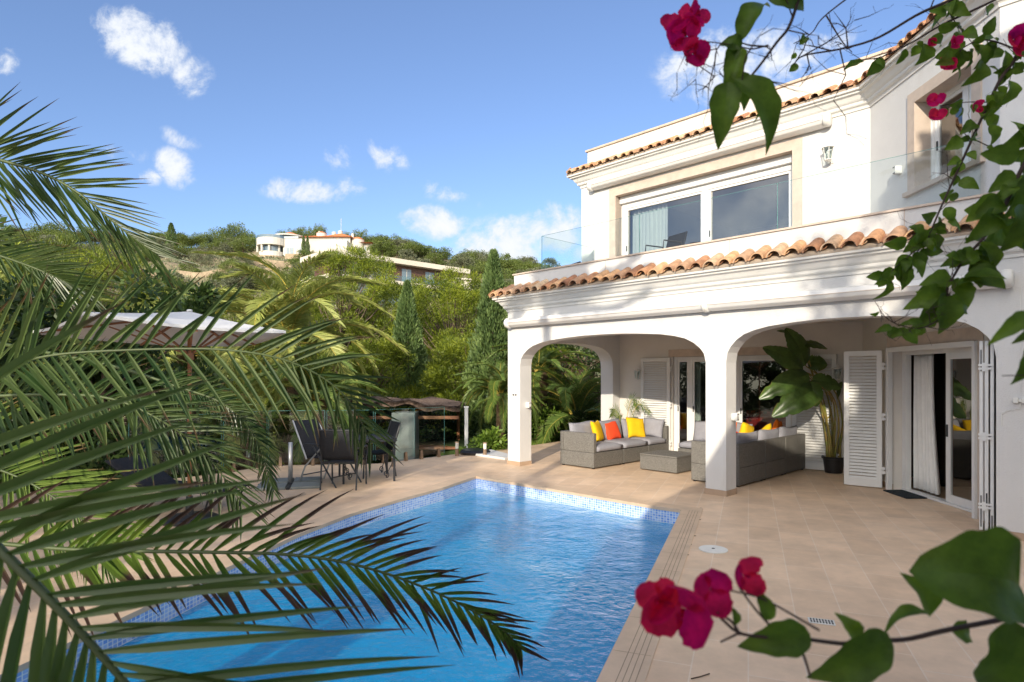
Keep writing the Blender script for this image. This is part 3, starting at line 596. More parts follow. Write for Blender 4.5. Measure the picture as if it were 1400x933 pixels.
# mortar bed under the tiles
sweep('tile_bed', [(-.35, 9), (-.35, 0), (7.9, 0)], [(0, 3.376), (.235, 3.376), (.25, 3.40), (.03, 3.55), (0, 3.55)], 'stone')
sweep('tile_bed', UP, [(0, 6.176), (.225, 6.176), (.24, 6.195), (.03, 6.33), (0, 6.33)], 'stone')
# hip tiles
def hip(p_out, p_in, z0, z1):
    mb = MB(); mb.tube([(p_out[0], p_out[1], z0), ((p_out[0] + p_in[0]) / 2, (p_out[1] + p_in[1]) / 2, (z0 + z1) / 2 + .01), (p_in[0], p_in[1], z1)], [.10, .095, .085], 10); return mb.build('hip_tile', 'terracotta', H)

# parapets
m = MB(); m.box(-.2, 7.62, .03, .2, 3.54, 3.83); m.box(-.2, -.03, .2, 9, 3.54, 3.83); m.build('balcony_parapet', 'plaster', H)
m = MB(); m.box(-.225, 7.62, .005, .225, 3.832, 3.858); m.box(-.225, -.005, .225, 9, 3.832, 3.858); m.build('parapet_cap', 'trim', H)
for x in (2.1, 4.4, 6.65): 
    m = MB(); m.box(x, x + .008, .026, .0295, 3.6, 3.83); m.build('parapet_joint', 'trim', H)
m = MB(); m.box(.26, 9, 1.815, 1.97, 6.37, 6.66); m.box(.26, .41, 1.97, 9, 6.37, 6.66); m.build('roof_parapet', 'plaster_warm', H)
m = MB(); m.box(.22, 9, 1.78, 2.0, 6.662, 6.70); m.box(.22, .45, 2.0, 9, 6.662, 6.70); m.build('parapet_cap', 'stone', H)
m = MB(); m.prism([[(.101, 1.801), (5.79, 1.801), (7.59, .01), (12, .01), (12, 9), (.101, 9)]], lambda p: (*p, 6.0), lambda p: (*p, 6.36)); m.build('roof_slab', 'plaster', H)
# upper storey walls
U0, U1 = (.1, 1.8), (5.783, 1.8); V0, V1 = (5.783, 1.8), (7.583, 0)
su0, su1 = .92, 4.52
wall_open('upper_wall', U0, U1, .32, 3.6, 6.0, [(su0 - .0, su1, 3.6, 5.55)], 'plaster')
m = MB(); m.box(.1, .4, 2.121, 9, 3.6, 6.0); m.build('upper_end_wall', 'plaster', H)
LV = (Vector(V1) - Vector(V0)).length
w0, w1 = s_of_u(V0, V1, 1252), s_of_u(V0, V1, 1330)
wall_open('upper_corner_wall', V0, V1, .35, 3.6, 6.0, [(w0, w1, 4.32, 5.5)], 'plaster')
m = MB(); m.box(7.583, 12, 0.001, .3, 3.6, 6.0); m.build('upper_front_wall', 'plaster', H)
# trims
m = MB(); m.seg(U0, U1, su0 - .16, su0, -.015, .20, 3.6, 5.72); m.seg(U0, U1, su1, su1 + .16, -.015, .20, 3.6, 5.72); m.seg(U0, U1, su0, su1, -.015, .20, 5.547, 5.72); m.build('window_stone_trim', 'trim', H)
m = MB(); m.seg(V0, V1, w0 - .15, w0, -.02, .2, 4.32, 5.65); m.seg(V0, V1, w1, w1 + .15, -.02, .2, 4.32, 5.65); m.seg(V0, V1, w0, w1, -.02, .2, 5.497, 5.65); m.seg(V0, V1, w0 - .2, w1 + .2, -.06, .25, 4.26, 4.318); m.build('window_stone_trim', 'trim', H)
m = MB(); m.seg(U0, U1, su0 + .003, su1 - .003, .14, .31, 5.40, 5.545)
for k in range(3): m.seg(U0, U1, su0 + .003, su1 - .003, .13, .139, 5.405 + k * .045, 5.44 + k * .045)
m.build('roller_shutter_box', 'white_metal', H)
glazed('picture_window', U0, U1, su0 + .002, su1 - .002, .20, 3.61, 5.398, [s_of_u(U0, U1, 957)], gl='glass_blue', fw=.10, fd=.10)
glazed('corner_window', V0, V1, w0 + .002, w1 - .002, .22, 4.33, 5.498, [(w0 + w1) / 2 + .1], gl='glass', fw=.06)
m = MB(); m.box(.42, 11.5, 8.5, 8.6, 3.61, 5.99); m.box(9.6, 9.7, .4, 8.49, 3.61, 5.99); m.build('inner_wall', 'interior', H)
# awning cassettes
def awning(a0, a1, b, z, splits=(), name='awning_cassette'):
    e = empty(name, parent=H); r = .085; prof = [(.01, z - r), (.10, z - r - .005), (.17, z - r + .03), (.20, z), (.175, z + .06), (.10, z + r), (.01, z + r)]
    xs = [a0] + list(splits) + [a1]
    for i in range(len(xs) - 1):
        mb = MB(); p = [[(x, b - o, zz) for o, zz in prof] for x in (xs[i] + .05, xs[i + 1] - .05)]
        for j in range(len(prof)):
            k = (j + 1) % len(prof); mb.face([p[0][j], p[1][j], p[1][k], p[0][k]])
        mb.face(p[0]); mb.face(p[1][::-1]); mb.build('cassette_box', 'awning', e, merge=True, bevel=.012)
        ln = MB(); ln.box(xs[i] + .06, xs[i + 1] - .06, b - .2035, b - .2, z - .004, z + .004); ln.build('front_seam', 'trim', e)
    for x in xs:
        mb = MB(); mb.lathe([(0, -.05), (.09, -.05), (.105, -.02), (.105, .02), (.09, .05), (0, .05)], 20)
        mb.v = [(x + q[2], b - .11 + q[0], z + q[1]) for q in mb.v]; mb.build('end_cap', 'plastic_white', e, smooth=True)
    return e
awning(-.22, 7.66, 0, 2.86, (4.1,)); 
aw = awning(.45, 5.2, 1.8, 5.85)
m = MB(); m.box(7.15, 7.42, -.2045, -.2, 2.835, 2.885); m.build('awning_sticker', 'plastic_white', H)
m = MB()
for k in range(4): m.lathe([(0, 0), (.022, 0), (.022, .002), (0, .002)], 14, (0, 0, 0)); nv_ = 14 * 4; m.v[-nv_:] = [(7.2 + k * .055 + q[0], -.2047 - q[2], 2.86 + max(-.008, q[1]) ) for q in m.v[-nv_:]]
m.build('sticker_mark', 'cushion_orange', H)
# glass balustrade
e = empty('glass_balustrade', parent=H)
xs = [.486, 2.75, 5.07, 7.4]
for i in range(3):
    mb = MB(); mb.face([(xs[i] + .006, .115, 3.86), (xs[i + 1] - .006, .115, 3.86), (xs[i + 1] - .006, .115, 4.53), (xs[i] + .006, .115, 4.53)]); mb.build('glass_panel', 'glass_clear', e)
    mb = MB(); mb.box(xs[i] + .006, xs[i + 1] - .006, .112, .118, 4.531, 4.535); mb.box(xs[i] + .002, xs[i] + .007, .11, .12, 3.86, 4.53); mb.build('glass_edge', 'glass_edge', e)
mb = MB(); mb.face([(.486, .125, 3.86), (.486, 1.75, 3.86), (.486, 1.75, 4.53), (.486, .125, 4.53)]); mb.build('glass_panel', 'glass_clear', e)
mb = MB(); mb.box(.483, .489, .125, 1.75, 4.531, 4.535); mb.build('glass_edge', 'glass_edge', e)
# baseboards round the pillars and walls
m = MB()
m.box(-.365, .015, -.015, -.001, 0.001, .075); m.box(.001, .015, -.001, .32, 0.001, .075); m.box(-.365, -.351, -.001, .32, .001, .075)
m.build('baseboard', 'baseboard', H); m = MB(); m.box(4.015, 4.375, -.015, -.001, 0.001, .085); m.box(4.361, 4.375, -.001, .32, .001, .085); m.box(4.015, 4.029, -.001, .32, .001, .085); m.build('baseboard', 'baseboard', H); m = MB(); m.box(7.535, 12, -.015, -.001, .001, .085); m.box(7.535, 7.549, -.001, .32, .001, .085)
m.build('baseboard', 'baseboard', H); m = MB(); m.seg(A2, C2, 0, sA, -.014, -.001, .001, .085); m.build('baseboard', 'baseboard', H); m = MB(); m.seg(A2, C2, sB, 5.1, -.014, -.001, .001, .085); m.seg(C2, D2, 0, 1.4, -.014, -.001, .001, .085)
m.build('baseboard', 'baseboard', H)
# lanterns, small fittings
def lantern(p, nrm, name='wall_lantern'):
    e = empty(name, parent=H); px, py, pz = p; rz = math.atan2(nrm[1], nrm[0]) + math.pi / 2; e.location = (px, py, pz); e.rotation_euler = (0, 0, rz)
    c = (0, -.13)
    f = MB(); f.box(-.045, .045, -.012, 0, -.13, .10); f.tube([(0, -.01, -.09), (0, -.07, -.12), (0, -.12, -.125)], .01, 6)
    for k in range(6):
        t = math.pi / 3 * k; a = (c[0] + .055 * math.cos(t), c[1] + .055 * math.sin(t), -.10); b = (c[0] + .082 * math.cos(t), c[1] + .082 * math.sin(t), .09); f.bar(a, b, .009)
        t2 = t + math.pi / 3; f.bar(b, (c[0] + .082 * math.cos(t2), c[1] + .082 * math.sin(t2), .09), .012); f.bar(a, (c[0] + .055 * math.cos(t2), c[1] + .055 * math.sin(t2), -.10), .012)
    f.build('lantern_frame', 'plastic_white', e)
    cp = MB(); cp.lathe([(.0, .15), (.012, .15), (.016, .125), (.05, .115), (.10, .092), (.10, .086), (0, .086)], 6, (c[0], c[1], 0)); cp.lathe([(0, -.13), (.02, -.125), (.055, -.105), (.055, -.10), (0, -.10)], 6, (c[0], c[1], 0)); cp.build('lantern_cap', 'plastic_white', e)
    gl = MB(); gl.lathe([(.053, -.098), (.079, .088)], 6, (c[0], c[1], 0)); gl.build('lantern_glass', 'glass_clear', e)
    bl = MB(); bl.lathe([(0, -.08), (.014, -.08), (.016, -.03), (.03, 0), (.028, .03), (0, .045)], 12, (c[0], c[1], 0)); bl.build('bulb', 'plastic_white', e, smooth=True); return e
def on_seg(p0, p1, u, v, off=0.):
    s = s_of_u(p0, p1, u); d = (Vector(p1) - Vector(p0)).normalized(); n = Vector((d.y, -d.x)); q = Vector(p0) + d * s + n * off; w = wor(q.x, q.y); return (q.x, q.y, 1.8 + (514 - v) / 840 * w[1]), (n.x, n.y)
for (a, b, u, v) in ((A2, C2, 875, 512), (A2, C2, 1147, 511), (U0, U1, 1136, 213)):
    p, n = on_seg(a, b, u, v); lantern(p, n)
def fitting(p, rz, w=.07, h=.11):
    e = empty('wall_light', parent=H); e.location = p; e.rotation_euler = (0, 0, rz); f = MB(); f.box(-w / 2, w / 2, -.09, 0, -h / 2, h / 2); f.build('light_body', 'plastic_white', e, bevel=.006)
    d = MB(); d.box(-w / 2 + .012, w / 2 - .012, -.094, -.0905, h / 2 - .02, h / 2 - .008); d.box(-w / 2 + .012, w / 2 - .012, -.094, -.0905, -h / 2 + .008, -h / 2 + .02); d.build('light_slot', 'dark_metal', e)
fitting((.0, .2, 1.21), math.pi / 2); fitting((4.36, .2, 1.18), math.pi / 2); p, n = on_seg(V0, V1, 1231, 233); fitting(p, math.atan2(n[1], n[0]) + math.pi / 2)
m = MB(); m.box(-.40, -.351, .08, .2, 2.42, 2.62); m.build('junction_box', 'plastic_white', H, bevel=.01)
m = MB(); m.box(-.20, -.17, -.012, -.001, 1.4, 1.43); m.box(-.13, -.10, -.012, -.001, 1.4, 1.43); m.build('wall_hook', 'dark_metal', H)
m = MB(); m.tube([(7.76, -.02, 2.78), (7.765, -.02, 2.2), (7.765, -.02, 1.62)], .004, 6); m.tube([(7.765, -.015, 1.5), (7.76, -.015, 1.44), (7.66, -.015, 1.42), (7.6, -.015, 1.38), (7.6, -.015, 1.24)], .005, 6); m.build('wall_cable', 'plastic_white', H)
m = MB(); m.box(7.70, 7.745, -.045, -.001, 1.5, 1.56); m.box(7.775, 7.82, -.045, -.001, 1.5, 1.56); m.box(7.745, 7.775, -.03, -.001, 1.51, 1.54); m.build('cable_clip', 'plastic_white', H, bevel=.006)
# shade caster: the rest of the estate's own building behind the camera
G = empty('garden_wing', (0, 0, 0), 0, 'white house wing standing behind the viewer', 'house')
ZB = lambda z: z
m = MB()
prof = [(-1.75, -2.), (6.5 + 3, -2.), (9.5, 8.3), (2.35, 8.3), (2.35, 8.05), (2.0, 8.05), (2.0, 7.7), (1.87, 7.7), (1.87, 4.75), (-.15, 4.75), (-.35, 4.42), (-.57, 4.12), (-.89, 3.85), (-1.3, 3.38), (-1.75, 2.9)]
m.prism([prof], lambda p: (p[0], -4., p[1]), lambda p: (p[0], -1., p[1])); m.build('wing_wall', 'plaster', G)
m = MB(); m.box(2.3, 9.6, -4.2, -1.05, 8.301, 8.4); m.box(-.2, 1.86, -4.2, -1.05, 4.751, 4.80); m.build('roof', 'terracotta', G)
# ================================================================ FURNITURE ON THE TERRACE
def pillow_mb(w, h, t, pinch=.12, seed=0):
    rg = random.Random(seed); mb = MB(); a1, a2, a3 = rg.uniform(0, 6), rg.uniform(0, 6), rg.uniform(0, 6)
    def f(u, v, s):
        x = 2 * u - 1; y = 2 * v - 1; k = (1 - abs(x) ** 3.2) * (1 - abs(y) ** 3.2); k = max(0, k) ** .42
        px = x * (1 - pinch * (1 - y * y) * .6); py = y * (1 - pinch * (1 - x * x) * .6)
        wr = .06 * math.sin(5 * x + 3 * y + a1) * math.sin(4 * y - 2 * x + a2) * k
        return (px * w / 2, py * h / 2 + .012 * math.sin(3 * x + a3), s * t / 2 * (k + wr))
    mb.grid(lambda u, v: f(u, v, 1), 14, 14); mb.grid(lambda u, v: f(1 - u, v, -1), 14, 14); return mb
def pillow(name, a, b, z, w, h, t, yaw, tilt, m_, label, cat, group=None, roll=0., seed=0, parent=None):
    """pillow standing on its lower edge at house coordinates (a,b), leaning back by tilt, facing yaw"""
    o = pillow_mb(w, h, t, seed=seed).build(name, m_, parent, smooth=True, merge=True)
    Mx = Matrix.Rotation(HROT + yaw, 4, 'Z') @ Matrix.Rotation(math.pi / 2 - tilt, 4, 'X') @ Matrix.Rotation(roll, 4, 'Z') @ Matrix.Translation((0, h / 2, 0))
    x, y = wor(a, b); o.matrix_world = Matrix.Translation((x, y, z)) @ Mx
    if parent is None: tag(o, label, cat, group)
    return o
def cushion_box(mb, x0, x1, y0, y1, z0, z1, puff=.025, n=8):
    def f(u, v, top):
        x = 2 * u - 1; y = 2 * v - 1; k = max(0, (1 - x ** 6) * (1 - y ** 6)) ** .5
        zc = (z1 if top else z0); zm = (z0 + z1) / 2
        r = 1 - .03 * (1 - k); return ((x0 + x1) / 2 + x * (x1 - x0) / 2 * r, (y0 + y1) / 2 + y * (y1 - y0) / 2 * r, zm + (zc - zm) * (.72 + .28 * k) + (puff * k if top else 0))
    mb.grid(lambda u, v: f(u, v, True), n, n); mb.grid(lambda u, v: f(1 - u, v, False), n, n)
    e = [(i / n, 0) for i in range(n)] + [(1, i / n) for i in range(n)] + [(1 - i / n, 1) for i in range(n)] + [(0, 1 - i / n) for i in range(n)]
    for i in range(len(e)):
        p, q = e[i], e[(i + 1) % len(e)]; mb.face([f(*p, False), f(*q, False), f(*q, True), f(*p, True)])
def module(name, a, b, yaw, w, d, label, arm0=False, arm1=False, back=True, seat=True, sc='cushion_grey', group='wicker sofa modules on the porch', backside=None):
    """front-left corner at (a,b); x along the front, y towards the back; faces -y"""
    x, y = wor(a, b); e = empty(name, (x, y, 0), HROT + yaw, label, 'sofa', group); bs = MB(); bs.box(0.004, w - .004, 0, d, .025, .31); bs.build('base', 'wicker', e, bevel=.012)
    if back: p = MB(); p.box(.004, w - .004, d - .09, d, .312, .69); p.build('backrest', 'wicker', e, bevel=.012)
    if arm0: p = MB(); p.box(.004, .094, 0, d - (.092 if back else 0), .312, .69); p.build('armrest', 'wicker', e, bevel=.012)
    if arm1: p = MB(); p.box(w - .094, w - .004, 0, d - (.092 if back else 0), .312, .69); p.build('armrest', 'wicker', e, bevel=.012)
    ft = MB()
    for (i, j) in ((.05, .05), (w - .05, .05), (.05, d - .05), (w - .05, d - .05)): ft.box(i - .02, i + .02, j - .02, j + .02, 0, .025)
    ft.build('feet', 'plastic_black', e)
    c = MB(); cushion_box(c, .10 if arm0 else .012, w - (.10 if arm1 else .012), -.01, d - .10, .315, .425); c.build('seat_cushion', sc, e, smooth=True, merge=True)
    if back:
        q = pillow_mb(w - (.1 if arm0 else 0) - (.1 if arm1 else 0) - .04, .44, .17, .04, seed=int(a * 100)).build('back_cushion', sc, e, smooth=True, merge=True)
        q.matrix_local = Matrix.Translation((w / 2 + (.05 if arm0 else 0) - (.05 if arm1 else 0), d - .21, .42)) @ Matrix.Rotation(math.pi / 2 - .2, 4, 'X') @ Matrix.Translation((0, .22, 0))
    return e
YL, YB, YR = math.pi / 2, 0., -math.pi / 2
module('wicker_sofa', 1.34, .66, YL, .97, .86, 'grey wicker sofa end module nearest the pool on the left side', arm0=True)
module('wicker_sofa', 1.34, 1.64, YL, .88, .86, 'grey wicker sofa middle module holding the red pillow')
e = module('wicker_sofa', 1.34, 2.53, YL, .80, .86, 'grey wicker sofa corner module by the open white shutter', arm1=True)
module('wicker_sofa', 1.98, 2.62, YB, .66, .78, 'grey wicker sofa module in front of the curtained glass door')
module('wicker_sofa', 2.65, 2.62, YB, .64, .78, 'grey wicker sofa module behind the second porch pillar')
module('wicker_sofa', 3.30, 3.60, YR, .92, .86, 'grey wicker sofa corner module nearest the banana plant', arm0=True)
module('wicker_sofa', 3.30, 2.67, YR, .85, .86, 'grey wicker sofa middle module seen from behind between two seams')
module('wicker_sofa', 3.30, 1.81, YR, .97, .86, 'grey wicker sofa end module beside the second porch pillar', arm1=True)
pillow('throw_pillow', .85, 1.5, .44, .46, .44, .14, YL + .35, .3, 'cushion_yellow', 'yellow throw pillow half hidden behind the sofa arm', 'pillow', 'throw pillows', seed=1)
pillow('throw_pillow', .82, 2.05, .43, .44, .42, .14, YL - .1, .42, 'cushion_red', 'bright red throw pillow between the two yellow ones', 'pillow', 'throw pillows', seed=2, roll=.05)
pillow('throw_pillow', .92, 2.72, .43, .47, .47, .14, YL - .35, .34, 'cushion_yellow', 'yellow throw pillow to the right of the red one', 'pillow', 'throw pillows', seed=3, roll=-.08)
pillow('throw_pillow', 1.06, 3.08, .43, .50, .44, .16, .15, .25, 'cushion_grey', 'large grey cushion leaning by the open white shutter', 'pillow', 'throw pillows', seed=4, roll=-.03)
pillow('throw_pillow', 2.32, 3.18, .43, .42, .42, .14, .1, .25, 'cushion_grey', 'grey cushion left of the orange pillow', 'pillow', 'throw pillows', seed=5)
pillow('throw_pillow', 2.86, 2.95, .43, .44, .46, .14, -.2, .3, 'cushion_orange', 'orange throw pillow left of the second porch pillar', 'pillow', 'throw pillows', seed=6, roll=.1)
pillow('throw_pillow', 3.5, 1.15, .60, .40, .30, .12, YR, .5, 'cushion_grey', 'pale cushion on the sofa arm by the second pillar', 'pillow', 'throw pillows', seed=7)
pillow('throw_pillow', 3.88, 1.55, .55, .44, .44, .14, YR, .15, 'cushion_yellow', 'yellow pillow above the sofa back beside the second pillar', 'pillow', 'throw pillows', seed=8, roll=.2)
pillow('throw_pillow', 3.80, 1.32, .45, .40, .40, .13, YR, .2, 'cushion_red', 'red pillow corner low against the second pillar', 'pillow', 'throw pillows', seed=9, roll=.3)
pillow('throw_pillow', 3.86, 2.35, .50, .44, .42, .14, YR, .3, 'cushion_yellow', 'yellow pillow lying tilted in the middle of the sofa back', 'pillow', 'throw pillows', seed=10, roll=-.35)
pillow('throw_pillow', 3.82, 2.95, .53, .46, .44, .14, YR + .2, .2, 'cushion_orange', 'orange pillow leaning near the banana plant', 'pillow', 'throw pillows', seed=11, roll=.12)
x, y = wor(1.955, 1.30); tb = empty('coffee_table', (x, y, 0), HROT, 'low grey wicker block table between the sofas', 'table')
m = MB(); m.box(0, .80, 0, .78, .02, .285); m.build('table_base', 'wicker', tb, bevel=.01); m = MB(); m.box(-.006, .806, -.006, .786, .286, .318); m.build('table_top', 'wicker', tb, bevel=.01)
# door mat
m = MB(); q = [wor(*loc(*p)) for p in ((5.80, 9.60), (5.76, 8.98), (6.12, 8.98), (6.16, 9.62))]
m.hexa([(a, b, .002) for a, b in q] + [(a, b, .018) for a, b in q]); tag(m.build('door_mat', 'mat_rubber'), 'dark rubber mat in front of the open sliding door', 'door mat')
# curtains
def curtain(name, p0, p1, s0, s1, t, z0, z1, folds, amp, m_, label, group=None, gather=0., cat='curtain'):
    mb = MB(); d = (Vector(p1) - Vector(p0)).normalized(); n = Vector((-d.y, d.x))
    def f(u, v):
        s = s0 + (s1 - s0) * u + gather * (1 - v) ** 2 * u; q = Vector(p0) + d * s + n * (t + amp * math.sin(u * folds * 2 * math.pi) * (.5 + .5 * (1 - v)) + .3 * amp * math.sin(u * folds * 5 + 2 * v)); return (q.x, q.y, z0 + (z1 - z0) * v)
    mb.grid(f, folds * 8, 10); o = mb.build(name, m_, None, smooth=True, solid=.004); o.matrix_world = Matrix.Translation((HO[0], HO[1], 0)) @ Matrix.Rotation(HROT, 4, 'Z'); return tag(o, label, cat, group)
curtain('curtain', D2, E2, .10, .58, n_in + .16, .06, 2.12, 6, .045, 'curtain', 'white curtain gathered inside the open sliding door', gather=.16)
curtain('curtain', D2, E2, .62, .70, n_in + .36, .05, 2.12, 3, .03, 'curtain_red', 'dark red curtain edge just behind the white one')
curtain('curtain', A2, C2, sA + .22, sA + .55, .24, .05, 2.12, 5, .03, 'curtain_green', 'pale curtain behind the glass door by the left sofa')
curtain('curtain', U0, U1, su0 + .15, su0 + 1.0, .38, 3.62, 5.46, 9, .035, 'curtain_green', 'pale green curtain behind the upstairs picture window')
# things inside
def simple_chair(name, loc_, rz, m_, label, w=.5, group=None):
    e = empty(name, loc_, rz, label, 'chair', group); m = MB(); m.box(-w / 2, w / 2, -.24, .24, .42, .45); m.build('seat', m_, e, bevel=.01)
    m = MB(); m.hexa([(-w / 2, .22, .46), (w / 2, .22, .46), (w / 2, .25, .46), (-w / 2, .25, .46), (-w / 2, .34, .86), (w / 2, .34, .86), (w / 2, .37, .86), (-w / 2, .37, .86)]); m.build('backrest', m_, e, bevel=.01)
    for i in (-1, 1):
        for j in (-1, 1): l = MB(); l.bar((i * (w / 2 - .03), j * .2, .42), (i * (w / 2 - .01), j * .25, 0), .03); l.build('leg', 'dark_metal', e)
    for i in (-1, 1): l = MB(); l.tube([(i * w / 2, .24, .5), (i * w / 2, .2, .64), (i * w / 2, -.2, .64), (i * w / 2, -.22, .44)], .014, 6); l.build('armrest', 'dark_metal', e)
    return e
x, y = wor(.95, .95); simple_chair('balcony_chair', (x, y, 3.6), 2.0, 'sling', 'dark balcony chair behind the glass balustrade corner').scale = (.8, .8, .5)
x, y = wor(2.5, 1.25); simple_chair('balcony_chair', (x, y, 3.6), -1.1, 'sling', 'dark balcony chair in front of the upstairs curtain')
x, y = wor(3.55, 4.7); e = empty('dining_table', (x, y, 0), HROT, 'red patterned table cloth seen behind the porch window', 'table'); m = MB(); m.box(-.9, .9, -.4, .4, .42, 1.05); m.build('table_cloth', 'red_pattern', e, bevel=.02)
for i in (-1, 1): l = MB(); l.bar((i * .8, 0, 0), (i * .8, 0, .42), .08); l.build('leg', 'wood', e)
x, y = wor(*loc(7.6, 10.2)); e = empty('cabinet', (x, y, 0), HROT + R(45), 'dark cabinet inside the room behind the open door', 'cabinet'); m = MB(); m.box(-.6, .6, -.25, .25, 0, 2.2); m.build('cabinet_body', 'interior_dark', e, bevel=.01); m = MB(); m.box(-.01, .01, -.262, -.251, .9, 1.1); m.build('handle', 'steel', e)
# garden hose on the balcony
m = MB()
for k in range(5):
    rr = .17 - .008 * k; pts = [(rr * math.cos(t / 18 * 2 * math.pi), .02 * k - .04 + .01 * math.sin(t), .17 + rr * math.sin(t / 18 * 2 * math.pi)) for t in range(19)]; m.tube(pts, .011, 6)
o = m.build('garden_hose', 'plastic_black', None, smooth=True); o.location = (*wor(6.2, .9), 3.6); o.rotation_euler = (0, 0, HROT); tag(o, 'coiled black hose on the balcony behind the glass', 'hose')
# pool skimmer lid and floor drain
e = empty('skimmer_lid', (2.08, 6.35, .002), .3, 'round white skimmer lid in the paving beside the pool', 'lid'); m = MB(); m.lathe([(0, 0), (.145, 0), (.145, .008), (.138, .012), (0, .012)], 36); m.build('lid_plate', 'plastic_white', e)
m = MB(); m.lathe([(0, .0125), (.016, .0125), (.016, .016), (0, .016)], 12); m.build('lid_screw', 'dark_metal', e)
g = empty('floor_drain', (2.262, 4.49, .002), R(-20), 'small white slotted drain grate in the near paving', 'drain'); m = MB(); m.box(-.088, .088, -.052, .052, 0, .005); m.build('drain_plate', 'plastic_white', g, bevel=.002)
s = MB()
for i in range(8):
    for j in range(2): s.box(-.075 + i * .02, -.064 + i * .02, -.038 + j * .042, -.004 + j * .042, .0052, .0062)
s.build('drain_slots', 'plastic_black', g)
for i, (u, v) in enumerate([(958,695),(957,711),(950,733),(944,745),(940,759),(902.5,859),(892.5,892)]):
    d = 1512 / (v - 514); m = MB(); m.lathe([(0, 0), (.014, 0), (.014, .004), (0, .005)], 10, ((u - 700) / 840 * d, d, .001)); tag(m.build('paving_stud', 'groove'), 'tiny dark round stud in the paving along the right pool edge', 'stud', 'dark studs along the pool edge')
m = MB(); q = [P(u, v, 1512 / (v - 514) * 1.0) for u, v in ((945, 930), (958, 927), (970, 923))]; m.tube([(p.x, p.y, .008) for p in q], .004, 5); tag(m.build('fallen_twig', 'twig'), 'small dry twig lying on the near paving', 'twig')
# ---- banana plant in its pot
bx, by = 5.98, 11.42
bp = empty('banana_plant', (bx, by, 0), 0, 'tall potted banana plant with big drooping leaves by the white shutter', 'plant')
pot = MB(); pot.lathe([(0, .0), (.145, .0), (.15, .02), (.185, .26), (.205, .265), (.21, .30), (.195, .305), (.185, .27), (0, .26)], 32); pot.build('pot', 'plastic_black', bp, smooth=False)
so_ = MB(); so_.lathe([(0, .275), (.18, .272)], 20); so_.build('potting_soil', 'soil', bp)
def Pl(u, v, d): q = P(u, v, d); return Vector((q.x - bx, q.y - by, q.z))
def big_leaf(base, tip, w, nrm, droop=.15, fold=.25, seed=0, tears=3):
    rg = random.Random(seed); mb = MB(); base, tip = Vector(base), Vector(tip); ax = tip - base; L = ax.length; a = ax.normalized(); n = Vector(nrm); n = (n - a * n.dot(a)).normalized(); s = a.cross(n)
    ts = [rg.uniform(.25, .9) for _ in range(tears)]
    def f(u, v, sd):
        ww = w * (math.sin(math.pi * min(1, u * 1.01) ** .72) ** .55) if u < .985 else w * .1
        q = v; tear = max([math.exp(-((u - t) / .018) ** 2) for t in ts] + [0]) * q * .25
        c = base + ax * u + n * (.10 * L * math.sin(math.pi * u)) + Vector((0, 0, -droop * L * u * u))
        return c + s * sd * ww * q * (1 - tear) + n * (fold * ww * q - .35 * ww * q * q + .03 * ww * math.sin(u * 26 + sd) * q)
    mb.grid(lambda u, v: f(u, v, 1), 22, 5); mb.grid(lambda u, v: f(1 - u, v, -1), 22, 5); return mb
BL = [((1101,500),(1074,449),.20,(.3,-1,.1),11.3,.0),((1098,506),(1043,474),.17,(0,-1,.4),11.2,.02),((1098,470),(1131,474),.15,(.2,-.6,1),11.3,.1),((1092,462),(1062,452),.10,(0,-.5,1),11.4,.02),((1104,496),(1131,497),.14,(.1,-1,.3),11.5,.08),
      ((1106,512),(1038,538),.17,(-.25,-1,.35),11.0,.1),((1122,528),(1056,566),.20,(-.25,-1,.3),10.9,.05),((1110,520),(1150,526),.14,(.1,-1,.4),11.1,.12),((1108,522),(1116,556),.14,(-.2,-1,.3),10.9,.0),((1100,508),(1070,522),.12,(0,-.4,1),11.3,.1),
      ((1142,545),(1151,522),.06,(-1,-.5,0),11.5,0),((1150,560),(1156,544),.07,(-1,-.6,0),11.5,0),((1112,515),(1060,510),.12,(0,-.2,1),11.6,.15)]
for i, (b_, t_, w_, n_r, dd_, dr) in enumerate(BL):
    B = Pl(b_[0], b_[1], dd_); T = Pl(t_[0], t_[1], dd_ - .1); big_leaf(B, T, w_ * 1.2, n_r, dr, seed=i).build('leaf', 'banana', bp, smooth=True)
    st = MB(); r0 = rng.uniform(-.09, .09), rng.uniform(-.09, .09); sx_ = rng.uniform(-.16, .20); mid = Vector((r0[0] + sx_ * .6, r0[1] * 1.5, .28 + (B.z - .28) * .42)); pts = cr_spline([(r0[0] * .8, r0[1], .27), mid, Vector((mid.x * .9 + B.x * .35 + sx_ * .3, mid.y * .6 + B.y * .4, .28 + (B.z - .28) * .8)), B], 10); st.tube(pts, [.021 - .013 * k / 10 for k in range(11)], 8); st.build('stalk', 'banana_stem', bp, smooth=True)
for i in range(5):
    st = MB(); a = i * .9; r_ = .10; pts = cr_spline([(r_ * math.cos(a), r_ * math.sin(a), .27), (r_ * 1.2 * math.cos(a), r_ * math.sin(a), .6), (r_ * 1.9 * math.cos(a), r_ * 1.4 * math.sin(a), 1.0)], 6); st.tube(pts, [.036, .032, .027, .021, .015, .010, .004], 8); st.build('sheath', 'banana_stem', bp, smooth=True)

